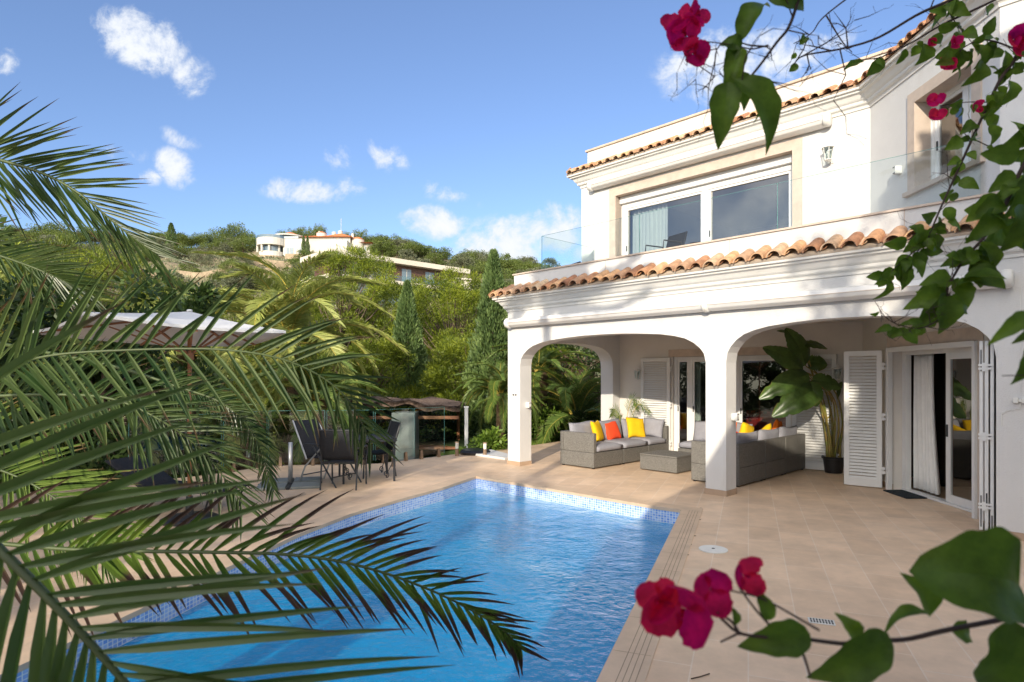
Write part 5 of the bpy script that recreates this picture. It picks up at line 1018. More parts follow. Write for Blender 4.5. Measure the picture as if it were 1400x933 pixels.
q = P(234, 306, 158); put('c', q.x, 158, height(q.x, 158) - .3, 9, q.z - height(q.x, 158) + .3, 'lone dark cypress on the skyline', 'cypress', None)
for (u, v, l) in ((415, 322, 'left slim cypress of the pair beside the hilltop villa'), (420.5, 323, 'right slim cypress of the pair beside the hilltop villa')): q = P(u, v, 146); put('c', q.x, 146, q.z - 5.2, 3.4, 5.2, l, 'cypress', None)
n = 0
while n < 250:
    d = 52 + 108 * rng.random() ** .8; u = rng.uniform(-60, 760); x = (u - 700) / 840 * d; z = height(x, d); v = 514 - (z - 1.8) * 840 / d
    if 345 < u < 510 and 135 < d: continue
    if 450 < u < 650 and 84 < d < 125 : continue
    if (105 < d < 125) and 190 < u < 330 and rng.random() < .5: continue
    s = rng.uniform(1.6, 4.2) * (1.2 if d > 100 else 1); put(rng.choice('bbbu'), x, d, z - .3, s * 1.25, s * rng.uniform(.8, 1.1), 'round green bush or small pine on the slope', 'bush', 'bushes and small pines on the hillside'); n += 1
for k in range(64):
    u = rng.choice([rng.uniform(-40, 345), rng.uniform(505, 760)]); d = rng.uniform(148, 172); x = (u - 700) / 840 * d; z = height(x, d) - .4; h = rng.uniform(3.2, 5.4); put(rng.choice('uub'), x, d, z, h * 1.25, h, 'rounded pine on the skyline of the hill', 'tree', 'skyline pines')
# rubble terrace walls on the slope
for i, (u0, u1, d, hh) in enumerate([(205, 330, 120, 1.6), (190, 290, 108, 1.3), (300, 400, 128, 1.8), (240, 360, 98, 1.2), (330, 440, 138, 1.6)]):
    m = MB(); k = 10; pts = [((u0 + (u1 - u0) * j / k - 700) / 840 * d, d + 1.5 * math.sin(j * .8)) for j in range(k + 1)]
    for j in range(k):
        a, b = pts[j], pts[j + 1]; za, zb2 = height(*a) - .5, height(*b) - .5; m.hexa([(a[0], a[1], za), (b[0], b[1], zb2), (b[0], b[1] + .6, zb2), (a[0], a[1] + .6, za), (a[0], a[1], za + hh), (b[0], b[1], zb2 + hh), (b[0], b[1] + .6, zb2 + hh), (a[0], a[1] + .6, za + hh)])
    tag(m.build('retaining_wall', 'rubble'), ['long pale dry stone wall high on the slope', 'pale dry stone wall lowest on the left slope', 'dry stone wall left below the hilltop villa', 'short dry stone wall low on the middle slope', 'dry stone wall just under the hilltop villa'][i], 'wall', 'dry stone walls')
# ---- palms
def frond_mb(mb, rmb, pts, up, L, n, w, a0=58, a1=22, droop=.25, seg=3, rr=.012, seed=0, fold=.8, lift=.25, t0=.12, jitter=.12, prof=None, samples=40, sides=(1, -1)):
    rg = random.Random(seed); sp = cr_spline(pts, samples); up = Vector(up); rmb.tube(sp, [rr * (1 - .85 * i / samples) + .0012 for i in range(samples + 1)], 6)
    prof = prof or (lambda t: (.45 + .55 * math.sin(math.pi * min(1, t * 1.25) ** .8)) if t < .6 else 1 - 1.45 * (t - .6) ** 1.25)
    for i in range(n):
        t = t0 + (1 - t0) * (i + .5) / n; f = t * samples; k = min(samples - 1, int(f)); p0 = sp[k].lerp(sp[k + 1], f - k); T = (sp[min(samples, k + 2)] - sp[max(0, k - 1)]).normalized(); S0 = T.cross(up).normalized(); Nn = S0.cross(T).normalized()
        for sd in sides:
            th = R(a0 + (a1 - a0) * t ** 1.3 + rg.gauss(0, 6)); ll = L * max(.12, prof(t)) * rg.uniform(1 - jitter, 1 + jitter * .5); lf = lift * rg.uniform(.2, 1.2) * (1 if (i % 2) else .4)
            d = (T * math.cos(th) + S0 * sd * math.sin(th) + Nn * lf).normalized(); p = p0 + T * rg.uniform(-.3, .3) * ll * .03; u = rg.random(); wv = d.cross(Nn).normalized(); nn = wv.cross(d).normalized(); wv = (wv * math.cos(.5 * sd) + nn * math.sin(.5 * sd)).normalized()
            prev = None; cur = p.copy(); dirn = d.copy(); dz = droop * rg.uniform(.6, 1.4)
            for s in range(seg + 1):
                q = s / seg; ww = w * (min(1, .35 + q * 3.2)) * (1 - q ** 2.2) ** .8; ww = max(ww, w * .03)
                c = cur; e1 = c + wv * ww / 2 + nn * ww * fold * .5; e2 = c - wv * ww / 2 + nn * ww * fold * .5
                if prev: mb.face([prev[0], prev[1], c, e1], [(u, prev[3]), (u, prev[3]), (u, q), (u, q)]); mb.face([prev[1], prev[2], e2, c], [(u, prev[3]), (u, prev[3]), (u, q), (u, q)])
                prev = (e1, c, e2, q); dirn = (dirn + Vector((0, 0, -dz)) * (1.6 / seg) * (q + .3)).normalized(); cur = cur + dirn * ll / seg
def near_frond(parent, px, up, L, n, w, m_='leaf_palm_dark', **k):
    pts = [P(*q) - parent.location for q in px]; a, b = MB(), MB(); frond_mb(a, b, pts, up, L, n, w, **k); o = a.build('frond', m_, parent, smooth=False); b.build('rachis', 'rachis', o, smooth=True); return o
def trunk(parent, r, z0, z1, name='trunk', m_='palm_bark', x=0, y=0):
    m = MB(); k = 26; prof = [(r * (1 + .12 * (i % 2)) * (1.25 if i < 3 else 1), z0 + (z1 - z0) * i / k) for i in range(k + 1)] + [(0, z1)]; m.lathe(prof, 16, (x, y, 0)); return m.build(name, m_, parent)
# palm just left of the viewer: its fronds cross the foreground
p1_ = empty('palm_tree', (-2.6, 1.1, 0), 0, 'date palm whose dark fronds sweep across the lower left foreground', 'palm tree'); trunk(p1_, .2, 0, 1.35)
near_frond(p1_, [(-1000, 640, 2.0), (-420, 565, 2.1), (-150, 530, 2.1), (0, 506, 2.1), (60, 488, 2.1), (150, 480, 2.12), (300, 478, 2.15), (400, 496, 2.2), (470, 540, 2.28), (508, 606, 2.35)], (0.05, -1, .15), .36, 48, .0165, a0=66, a1=34, droop=.26, seg=5, rr=.0065, seed=1, t0=.2, lift=.12, prof=lambda t: 1.0 if t < .7 else 1 - 1.9 * (t - .7))
near_frond(p1_, [(-1300, 640, 1.5), (-500, 700, 1.5), (-150, 728, 1.5), (50, 748, 1.5), (150, 753, 1.5), (270, 755, 1.5), (400, 759, 1.52), (500, 776, 1.55), (600, 812, 1.6), (680, 856, 1.65), (713, 888, 1.7)], (0.0, -1, .2), .235, 62, .0145, 'leaf_palm_brown', a0=54, a1=22, droop=.2, seg=6, rr=.006, seed=2, t0=.2, lift=.2, jitter=.3, prof=lambda t: 1.0 if t < .65 else 1 - 1.7 * (t - .65))
near_frond(p1_, [(-1500, 250, .95), (-700, 430, .8), (-300, 560, .74), (-80, 680, .72), (0, 752, .70), (80, 832, .68), (140, 898, .67), (210, 980, .66), (300, 1100, .65)], (0.1, -1, .1), .33, 25, .0150, 'leaf_palm_near', a0=60, a1=40, droop=.07, seg=6, rr=.008, seed=3, t0=.3, lift=.1, prof=lambda t: 1.0)
# tall palm further left: fronds top left and overhead
p2_ = empty('palm_tree', (-5.6, 2.6, 0), 0, 'tall palm outside the left edge with dark fronds against the sky', 'palm tree'); trunk(p2_, .22, 0, 4.7)
near_frond(p2_, [(-900, -110, 3.0), (-400, 130, 3.), (-200, 178, 3.0), (-60, 203, 3), (0, 219, 3.0), (60, 238, 3.0), (110, 266, 3.0), (165, 312, 3.05), (217, 350, 3.1)], (.05, -1, -.1), .50, 62, .0145, a0=44, a1=20, droop=.06, seg=5, rr=.013, seed=5, lift=.1, t0=.2, prof=lambda t: .95 if t < .6 else .95 - 1.3 * (t - .6))
near_frond(p2_, [(-900, 60, 3.4), (-350, 270, 3.4), (-120, 312, 3.4), (0, 350, 3.4), (60, 372, 3.4), (120, 400, 3.5)], (.1, -.9, .4), .36, 60, .016, a0=55, a1=20, droop=.12, seg=5, rr=.013, seed=6, lift=.2)
cen = Vector((0, 0, 4.8))
for i in range(20):      # the rest of its crown
    a = R(i * 18 + 7); el = rng.uniform(.1, 1.1); Lf = rng.uniform(2.4, 3.1); dh = Vector((math.cos(a), math.sin(a), 0)); pts = [cen, cen + dh * Lf * .3 * math.cos(el) + Vector((0, 0, Lf * .35 * math.sin(el) + .1)), cen + dh * Lf * .65 + Vector((0, 0, Lf * .38 * math.sin(el) - .1)), cen + dh * Lf * .95 + Vector((0, 0, Lf * .1 * math.sin(el) - .75))]
    if math.degrees(a) % 360 > 290 or math.degrees(a) % 360 < 75: continue
    if el < .1: pts = [q + Vector((0, 0, .5 * k)) for k, q in enumerate(pts)]
    A, B = MB(), MB(); frond_mb(A, B, pts, (0, 0, 1), .5, 46, .03, seg=2, droop=.25, seed=100 + i); o = A.build('frond', 'leaf_palm_dark', p2_); B.build('rachis', 'rachis', o)
p4_ = empty('palm_tree', (-3.0, 1.0, 0), 0, 'palm just outside the left edge whose crown shades the porch corner', 'palm tree'); trunk(p4_, .095, 0, 6.9); cen = Vector((0, 0, 7.0))
for i, (az, hi, Lf) in enumerate(((-40, .7, 2.0), (-20, .1, 2.1), (-8, 1.2, 1.9), (5, .4, 2.1), (18, .9, 2.0), (-60, -.2, 2.1), (-80, .9, 1.8), (0, -.3, 2.2), (-15, .7, 2.2), (10, -.1, 2.1), (-50, 1.1, 1.8), (-28, -.4, 2.1), (30, -.3, 2.0), (75, .2, 1.8), (-95, .3, 2.2), (-130, .6, 2.2), (-165, .3, 2.2), (160, .5, 2.2), (125, .3, 2.2), (100, .9, 1.8), (60, 1.4, 1.5), (-30, 1.5, 1.6))):
    dh = Vector((math.cos(R(az)), math.sin(R(az)), 0)); pts = [cen, cen + dh * Lf * .3 + Vector((0, 0, hi * .7)), cen + dh * Lf * .65 + Vector((0, 0, hi)), cen + dh * Lf * .95 + Vector((0, 0, hi * .8))]
    A, B = MB(), MB(); frond_mb(A, B, pts, (0, 0, 1), .42, 44, .085, seg=2, droop=.3, seed=140 + i); o = A.build('frond', 'leaf_palm_dark', p4_); B.build('rachis', 'rachis', o)
# third palm on the bank by the parasol
p3_ = empty('palm_tree', (-4.9, 4.2, -2.0), 0, 'palm with hanging grey green fronds between the viewer and the parasol', 'palm tree'); trunk(p3_, .25, 0, 3.2)
near_frond(p3_, [(-500, 600, 3.2), (-200, 560, 3.1), (-50, 545, 3), (60, 540, 3), (150, 545, 3), (220, 575, 3), (280, 620, 3.1), (332, 690, 3.2)], (.1, -1, .3), .42, 70, .018, a0=62, a1=25, droop=.28, seg=4, rr=.011, seed=8)
near_frond(p3_, [(0, 470, 3.6), (150, 500, 3.5), (240, 528, 3.5), (310, 555, 3.5), (350, 600, 3.6), (374, 672, 3.7)], (.1, -1, .4), .20, 60, .016, a0=52, a1=25, droop=.3, seg=3, rr=.010, seed=9, t0=.35)
near_frond(p3_, [(-600, 520, 4.0), (-200, 590, 4.0), (-60, 625, 4), (30, 655, 4), (100, 700, 4), (150, 750, 4)], (.1, -.9, .6), .62, 60, .024, 'leaf_palm_mid', a0=60, a1=25, droop=.1, seg=4, rr=.014, seed=10)
# mid-distance palms built from shared fronds
def proto_fronds(m_, w=.055, L=.60, n=78, rach='rachis_yellow', seeds=(1, 2, 3)):
    out = []
    for s in seeds:
        c = (.95, 1.25, .7)[s % 3]; pts = [(0, 0, 0), (.7, 0, .55 * c), (1.5, 0, .75 * c), (2.3, 0, .5 * c), (3.0, .1, -.15 * c)]; A, B = MB(), MB(); frond_mb(A, B, pts, (0, 0, 1), L, n, w, a0=62, a1=22, droop=.35, seg=2, rr=.02, seed=s + 40, lift=.3, samples=26); out.append((A, B, m_, rach))
    return out
fr_mesh = {}
def palm(x, y, zb, zc, size, label, kind='leaf_palm_mid', N_=34, group='palms around the parasol', seed=0, rach='rachis_yellow', elmin=-.5, elmax=1.25, tr=.28, name='palm_tree', wmul=1.):
    rg = random.Random(seed); e = empty(name, (x, y, zb), 0, label, 'palm tree', group); trunk(e, tr, 0, zc - zb)
    key = (kind, rach, wmul)
    if key not in fr_mesh:
        fr_mesh[key] = []
        for (A, B, m_, ra) in proto_fronds(kind, w=.055 * wmul, rach=rach):
            a = A.build('frond', m_, e); b = B.build('rachis', ra, a); fr_mesh[key].append([a, b, False])
    for i in range(N_):
        a, b, us = ent = fr_mesh[key][i % 3]
        if not us: o = a; ent[2] = True; o.parent = e
        else:
            o = a.copy(); COL.objects.link(o); o.parent = e; b2 = b.copy(); COL.objects.link(b2); b2.parent = o
        el = elmin + (elmax - elmin) * ((i + .5) / N_) ** .8; o.location = (0, 0, zc - zb - .05); o.rotation_euler = (rg.uniform(-.2, .2), -el + .35, i * 2.399 + rg.uniform(-.2, .2)); s = size * rg.uniform(.85, 1.1); o.scale = (s, s, s)
    return e
palm(P(395, 0, 17).x, 17, -2.6, 2.75, .98, 'palm with yellow arching ribs directly behind the parasol', 'leaf_palm_yellow', 34, seed=1)
palm(P(255, 0, 20).x, 20, -2.8, 2.5, 1.05, 'palm with yellow arching ribs left of the parasol top', 'leaf_palm_yellow', 30, seed=2)
palm(P(120, 0, 13).x, 13, -2.4, 1.3, .8, 'low palm at the left beyond the parasol', 'leaf_palm_yellow', 30, seed=3)
palm(P(-10, 0, 15).x, 15, -2.5, 2.6, .9, 'palm on the far left edge beyond the parasol', 'leaf_palm_yellow', 28, seed=4)
palm(P(430, 0, 15.2).x, 15.2, -2.4, 1.2, .62, 'lower palm under the parasol edge on the right', 'leaf_palm_mid', 26, seed=5)
palm(P(330, 0, 14).x, 14, -2.4, .4, .6, 'short palm below the parasol behind the glass fence', 'leaf_palm_yellow', 26, seed=6)
palm(P(684, 0, 16.5).x, 16.5, -2.4, 1.3, .42, 'small feathery palm with two trunks beside the porch pillar', 'leaf_palm_mid', 34, seed=7, group=None, tr=.10, elmin=-.7)
palm(P(790, 0, 18.2).x, 18.2, -1.6, .5, .7, 'green palm seen through the porch end arch', 'leaf_palm_mid', 26, seed=8, group=None)
palm(P(735, 0, 19).x, 19, -1.6, 1.9, .62, 'taller palm behind the arch beside the first pillar', 'leaf_palm_mid', 22, seed=9, group=None)
# ---- shrubs and hedges
def shrub(x, y, zb, h, r, label, seed, m_='shrub', ncl=36, per=160, l=.11, w=.055, name='shrub', group='garden shrubs', cat='shrub'):
    rs = np.random.default_rng(seed); e = empty(name, (x, y, zb), 0, label, cat, group); cl = []
    for i in range(ncl): a = rs.uniform(0, 6.28); f = rs.random(); rr = r * math.sqrt(max(.05, 1 - (f * .9) ** 2)) * rs.uniform(.5, 1); cl.append((rr * math.cos(a), rr * math.sin(a), .1 + h * f, .32 * r * rs.uniform(.6, 1.3)))
    V, F, UV = clumps_to_leaves(cl, per, l, w, rs, .7, .3); fast('foliage', V, F, UV, m_, e); limbs(cl, (0, 0, 0), (0, 0, h * .6), .05, rs, 3, name='stem', parent=e); return e
SH = [(655, 15.2, -1.6, 1.9, .8, 'shrub', 'bright leafy shrub between the white post and the small palm'), (700, 18.5, -1.8, 2.4, 1.2, 'hedge', 'dark shrub behind the small feathery palm'),
      (740, 17.9, -1., 1.6, .8, 'shrub', 'bright green shrub low in the porch arch'), (775, 20.5, -1.2, 2.6, 1.5, 'shrub', 'light green bush in the middle of the porch arch'), (800, 17.6, -.6, 1.2, .5, 'hedge', 'dark green plant behind the left sofa'),
      (590, 18.9, -2.4, 3.2, 1.3, 'hedge', 'dark hedge bush behind the thatched pergola on the right'), (520, 19.2, -2.4, 3.2, 1.4, 'hedge', 'dark hedge bush behind the thatched pergola on the left'), (640, 20, -2.4, 3.1, 1.4, 'hedge', 'dark hedge bush behind the white garden post'),
      (455, 16.4, -2.4, 2.8, 1.2, 'hedge', 'dark bush behind the reclining folding chair'), (380, 18, -2.4, 3.0, 1.6, 'hedge', 'dark bush behind the parasol stand'), (290, 15.5, -2.4, 2.6, 1.5, 'hedge', 'dark bush behind the parasol pole'), (200, 15, -2.4, 3.0, 1.6, 'shrub', 'yellow green bush left of the parasol pole'),
      (70, 13, -2.4, 2.8, 1.6, 'hedge', 'dark bush at the left terrace edge'), (-60, 12, -2.4, 3.2, 1.8, 'hedge', 'dark bush cut by the left edge of the view'), (470, 21, -2.6, 3.2, 1.6, 'shrub', 'bright bush left of the pergola roof'), (240, 12.6, -2.2, 2.2, .9, 'shrub', 'yellowish shrub right beside the parasol pole'), (150, 11.3, -2.2, 2.2, 1.0, 'hedge', 'low dark shrub behind the sun lounger')]
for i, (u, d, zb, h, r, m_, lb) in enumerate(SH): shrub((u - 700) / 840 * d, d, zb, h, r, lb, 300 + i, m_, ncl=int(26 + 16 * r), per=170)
# tall tangled ivy tree behind the porch end arch
rs = np.random.default_rng(77); e = empty('ivy_tree', (2.55, 21.0, -1.5), 0, 'dark ivy covered tree with brown tangled twigs seen through the arch', 'tree'); cl = []
for i in range(120): a = rs.uniform(0, 6.28); f = rs.random(); rr = 1.9 * math.sqrt(max(.05, 1 - (f * .85) ** 2)) * rs.uniform(.5, 1); cl.append((rr * math.cos(a), rr * math.sin(a), .8 + 5.2 * f, .42 * rs.uniform(.6, 1.2)))
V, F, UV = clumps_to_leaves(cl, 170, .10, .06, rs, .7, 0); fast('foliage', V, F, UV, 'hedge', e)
tw = MB()
for i in range(340):
    a = rs.uniform(3.4, 5.6); r0 = rs.uniform(1.5, 2.1); p = Vector((r0 * math.cos(a) + .4, r0 * math.sin(a), rs.uniform(.3, 3.9))); d = Vector((rs.normal() * .5, rs.normal() * .25 - .3, -.5 + rs.normal() * .5)); tw.tube([p, p + d * .35 + Vector((rs.normal() * .05, 0, 0)), p + d * .8 + Vector((rs.normal() * .12, 0, -.1))], [.016, .01, .004], 4, cap=False)
tw.build('dry_twigs', 'twig', e); limbs(cl, (0, 0, 0), (0, 0, 5), .22, rs, 4, name='trunk', parent=e)
# small potted-looking palm behind the sofa corner
e = empty('feathery_plant', (*wor(.28, 3.05), 0), HROT, 'thin feathery plant arching above the left sofa back', 'plant')
for i, (dx, dz, dy) in enumerate([(.75, 1.15, 0), (.4, 1.25, .05), (-.3, 1.0, 0), (.6, .8, -.2), (.15, .9, -.3)]):
    A, B = MB(), MB(); frond_mb(A, B, [(0, 0, .0), (dx * .25, dy * .3, dz * .6), (dx * .6, dy * .7, dz * 1.0), (dx, dy, dz * .85)], (0, -1, .4), .22, 26, .014, seg=2, droop=.4, seed=200 + i, rr=.008, t0=.45); o = A.build('leaf', 'leaf_palm_mid', e); B.build('stalk', 'rachis_yellow', o)
m = MB(); m.lathe([(0, 0), (.12, 0), (.15, .24), (.14, .25), (0, .22)], 20); m.build('pot', 'terracotta', e)
# grass strip beyond the porch, ground cover under the garden
def ground_cover(name, x0, x1, y0, y1, zf, n, m_, seed, l, w):
    rs = np.random.default_rng(seed); x = rs.uniform(x0, x1, n); y = rs.uniform(y0, y1, n); C = np.stack([x, y, np.full(n, zf) if not callable(zf) else zf(x, y)], 1); D = np.stack([rs.normal(size=n) * .4, rs.normal(size=n) * .4, np.ones(n)], 1); V, F, UV = leaf_quads(C, D, l * rs.uniform(.5, 1.4, n), w, rs); o = fast(name, V, F, UV, m_); tag(o, kind='stuff'); return o
m = MB(); m.prism([[(.2, 15.45), (1.5, 17.15), (3.0, 17.65), (6, 20.1), (6, 30), (-6, 30), (-6, 20)]], lambda p: (*p, -1.2), lambda p: (*p, -.12)); tag(m.build('lawn_ground', 'lawn'), kind='structure')
ground_cover('grass', .0, 5.5, 15.6, 24, -.13, 26000, 'shrub', 5, .10, .012)
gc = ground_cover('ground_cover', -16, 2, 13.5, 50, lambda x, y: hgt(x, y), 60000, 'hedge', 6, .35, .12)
ground_cover('hillside_scrub', -150, 30, 50, 165, lambda x, y: hgt(x, y) - .05, 60000, 'olive', 8, .55, .3)
# bushes and trees behind the viewer: they dapple the light and show in the window glass
for i, (x, y, zb, zt, hw, lb) in enumerate([(-8.6, -5.2, 0, 7.2, 1.6, 'tall loose tree behind the viewer on the left'), (-9.5, 3.5, -2.2, 5.0, 2.4, 'leafy tree at the left end of the terrace'), (-10, 8.5, -2.2, 5.2, 2.4, 'leafy tree beyond the left end of the pool'), (-9, 6, -2.2, 4.6, 2.0, 'dense tree at the left terrace edge'), (-7.6, 11.5, -2.2, 3.6, 1.8, 'dense tree behind the left glass fence'), (.2, -6.2, 0, 9.2, 1.1, 'tall slender tree behind the low roof of the wing')]):
    rs = np.random.default_rng(500 + i); e = empty('garden_tree', (x, y, zb), 0, lb, 'tree', 'garden trees left of the viewer'); cl = []
    for k in range(60 if i < 5 else 20): a = rs.uniform(0, 6.28); f = rs.random(); rr = hw * rs.random() ** .5; cl.append((rr * math.cos(a), rr * math.sin(a), (zt - zb) * ((.35 if i < 5 else .66) + (.62 if i < 5 else .3) * f), .5 * rs.uniform(.5, 1)))
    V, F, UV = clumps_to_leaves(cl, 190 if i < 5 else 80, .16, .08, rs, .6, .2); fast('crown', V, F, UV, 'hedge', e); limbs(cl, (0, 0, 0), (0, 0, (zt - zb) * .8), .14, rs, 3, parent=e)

# ================================================================ BOUGAINVILLEA IN THE FOREGROUND
def bleaf(mb, base, tip, w, nrm, seed=0, curl=.25, fold=.3, rag=0., nu=12, nv=4, rnd=False):
    rg = random.Random(seed); base, tip = Vector(base), Vector(tip); ax = tip - base; L = ax.length; a = ax.normalized(); n = Vector(nrm); n = n - a * n.dot(a); n = n.normalized() if n.length > 1e-4 else a.orthogonal().normalized(); s = a.cross(n); u0 = rg.random(); ph = rg.uniform(0, 6); cb = curl * rg.uniform(.5, 1.3)
    def f(u, v, sd):
        ww = w * ((math.sin(math.pi * u ** .85) ** .55) if rnd else (math.sin(math.pi * u ** .72) ** .8) * (1 - .25 * u)); ww *= 1 + rag * math.sin(u * 23 + ph + sd) * .5
        return base + ax * u + n * (cb * L * (math.sin(math.pi * u * .9) * .5 - u * u * .6)) + s * sd * ww * v + n * (fold * ww * v * v + .10 * ww * math.sin(u * 11 + ph + sd * 2) * v)
    for sd in (1, -1):
        b = len(mb.v)
        for i in range(nu + 1):
            for j in range(nv + 1): mb.v.append(tuple(f(i / nu, j / nv, sd)))
        for i in range(nu):
            for j in range(nv):
                q = b + i * (nv + 1) + j; fc = [q, q + nv + 1, q + nv + 2, q + 1]; mb.f.append(fc if sd > 0 else fc[::-1]); mb.uv.append([(u0, 0)] * 4)
def flower(parent, c, r, aim, seed):
    rg = random.Random(seed); c = Vector(c); aim = Vector(aim).normalized(); x = aim.orthogonal().normalized(); y = aim.cross(x); mb = MB(); k0 = rg.uniform(0, 2)
    for k in range(3):
        a = k0 + k * 2.094 + rg.uniform(-.2, .2); d = (x * math.cos(a) + y * math.sin(a)) * .9 + aim * rg.uniform(.35, .7); bleaf(mb, c + d * r * .03, c + d.normalized() * r * rg.uniform(1.05, 1.35), r * .60, aim - d * .3, seed * 7 + k, curl=-.45, fold=.35, rag=.12, rnd=True)
    o = mb.build('flower', 'boug_bract', parent, smooth=True); ce = MB()
    for k in range(3): a = k0 + k * 2.1; ce.tube([c, c + (aim + x * .15 * math.cos(a) + y * .15 * math.sin(a)) * r * .5], [r * .03, r * .045], 6)
    ce.build('flower_tube', 'boug_bract', o); return o
def bstem(mb, px, r0, r1, origin, n=None):
    pts = [P(*q) for q in px]; n = n or 4 * len(pts); sp = cr_spline(pts, n); mb.tube([q - origin for q in sp], [r0 + (r1 - r0) * i / n for i in range(n + 1)], 7); return sp
def twigs(mb, sp, k, L, r, origin, seed, depth=2):
    rg = random.Random(seed)
    for i in range(k):
        p = sp[rg.randrange(len(sp))]
        def grow(p, d, l, dep):
            q = p + d * l * .5 + Vector((rg.gauss(0, .06), rg.gauss(0, .06), rg.gauss(0, .06))) * l; e = q + (d + Vector((rg.gauss(0, .35), rg.gauss(0, .2), rg.gauss(0, .35)))).normalized() * l * .5; mb.tube([p - origin, q - origin, e - origin], [r * (dep + 1) / 2, r * dep / 2 + r * .3, r * .35], 5, cap=False)
            if dep > 0:
                for _ in range(2): grow(rg.choice([q, e]), (d + Vector((rg.gauss(0, .8), rg.gauss(0, .3), rg.gauss(0, .8)))).normalized(), l * rg.uniform(.4, .7), dep - 1)
        grow(p, Vector((rg.gauss(0, 1), rg.gauss(0, .4), rg.gauss(0, 1))).normalized(), L * rg.uniform(.5, 1.2), depth)
def branch(name, label, stems, leaves=(), flowers=(), rand=(), tw=(), origin=(0, 0, 1.8)):
    org = Vector(origin); e = empty(name, org, 0, label, 'plant', None); st = MB(); sps = []
    for (px, r0, r1) in stems: sps.append(bstem(st, px, r0, r1, org))
    for (idx, k, L, r, sd_, dep) in tw: twigs(st, sps[idx], k, L, r, org, sd_, dep)
    st.build('stem', 'boug_stem', e, smooth=True); lf = MB(); sd_ = 1
    for (b_, t_, w_, d_, nr) in leaves:
        sd_ += 1; bleaf(lf, P(b_[0], b_[1], d_) - org, P(t_[0], t_[1], d_ * 1.01) - org, w_ / 840 * d_, nr, sd_ * 3 + int(b_[0]), rag=.1, curl=.5, fold=.45, rnd=w_ > 40, nu=20)
    for (idx, k, ln, seed) in rand:
        rg = random.Random(seed); sp = sps[idx]
        for i in range(k):
            p = sp[int((i + rg.random()) / k * (len(sp) - 1))]; d = Vector((rg.gauss(0, .7), rg.gauss(0, .5), rg.gauss(-.45, .5))).normalized(); l = ln * rg.uniform(.6, 1.25); pt = p + d * l * .25; st2 = pt - org; bleaf(lf, st2, st2 + d * l, l * .36, (rg.gauss(0, .6), -1, rg.gauss(0, .6)), seed * 31 + i, rag=.08)
    lf.build('leaves', 'boug_leaf', e, smooth=True)
    for i, (u, v, d_, r_, aim) in enumerate(flowers): flower(e, P(u, v, d_) - org, r_ / 840 * d_, aim, i * 5 + int(u))
    return e
branch('bougainvillea_branch', 'blurred bougainvillea branch with three magenta flowers and big leaves at bottom right',
    [([(1500, 815, .46), (1400, 838, .45), (1364, 848, .45), (1292, 862, .44), (1240, 874, .44), (1192, 876, .43), (1152, 880, .43), (1100, 874, .42), (1056, 872, .42), (1012, 866, .42), (985, 845, .42)], .0022, .0010), ([(1012, 868, .42), (1000, 850, .42), (980, 838, .42)], .001, .0008), ([(1090, 874, .42), (1100, 900, .42), (1108, 925, .42)], .0011, .0008), ([(1055, 858, .42), (1030, 830, .42), (1012, 805, .42)], .0009, .0007), ([(1010, 866, .42), (985, 878, .42)], .0009, .0007), ([(1120, 862, .42), (1045, 820, .42), (1000, 808, .42)], .0008, .0006)],
    [((1394, 800), (1262, 778), 60, .40, (.1, -1, .4)), ((1388, 850), (1352, 945), 52, .42, (0, -1, .3)), ((1272, 842), (1238, 783), 22, .44, (.5, -1, 0)), ((1214, 866), (1108, 934), 30, .43, (0, -1, .4)), ((1108, 868), (1010, 884), 26, .42, (0, -1, .5)), ((1054, 848), (1034, 804), 12, .42, (0, -1, 0)), ((1004, 856), (998, 826), 8, .42, (.5, -1, 0)), ((1172, 876), (1146, 838), 14, .44, (.3, -1, 0)), ((1270, 840), (1205, 858), 12, .45, (0, -.3, 1)), ((1300, 862), (1330, 868), 16, .47, (0, -1, .5))],
    [(935, 832, .42, 50, (-.5, -.9, -.1)), (905, 822, .425, 34, (-.6, -.7, .3)), (972, 806, .43, 33, (-.2, -1, .3)), (1016, 786, .43, 27, (.2, -1, .1))])
branch('bougainvillea_branch', 'bougainvillea sprig with one red flower and long curled leaves above the roof',
    [([(1110, -60, .75), (1090, 5, .75), (1078, 38, .75), (1062, 58, .75), (1040, 88, .74), (1020, 112, .74), (1012, 120, .74)], .0022, .0012), ([(1050, 62, .75), (1030, 67, .75), (1015, 65, .75), (990, 60, .75), (955, 56, .75)], .0010, .0006), ([(1050, 64, .75), (1025, 62, .75), (1012, 58, .75)], .0012, .0008), ([(985, 60, .75), (978, 75, .75), (977, 105, .75)], .0007, .0004)],
    [((1012, 58), (1052, -6), 17, .75, (-.7, -1, 0)), ((1046, -8), (1106, 12), 16, .75, (0, -1, -.3)), ((1014, 66), (984, 58), 13, .75, (0, -1, 0)), ((1005, 60), (990, 96), 10, .75, (0, -1, 0)), ((1016, 66), (992, 150), 15, .75, (-.6, -1, 0)), ((996, 112), (982, 202), 22, .74, (-.3, -1, 0)), ((1004, 108), (1062, 204), 26, .74, (.2, -1, .1)), ((1018, 112), (1042, 164), 14, .76, (.6, -1, 0)), ((1000, 100), (1022, 150), 16, .75, (0, -1, 0))],
    [(938, 50, .76, 29, (-.5, -.9, -.1)), (932, 36, .765, 25, (-.6, -.7, .4)), (948, 74, .75, 23, (.1, -1, -.3)), (950, 28, .755, 20, (.5, -1, .3))], (), ((0, 4, .08, .0006, 3, 2), (1, 6, .045, .0005, 5, 2), (3, 6, .05, .0005, 8, 2)))
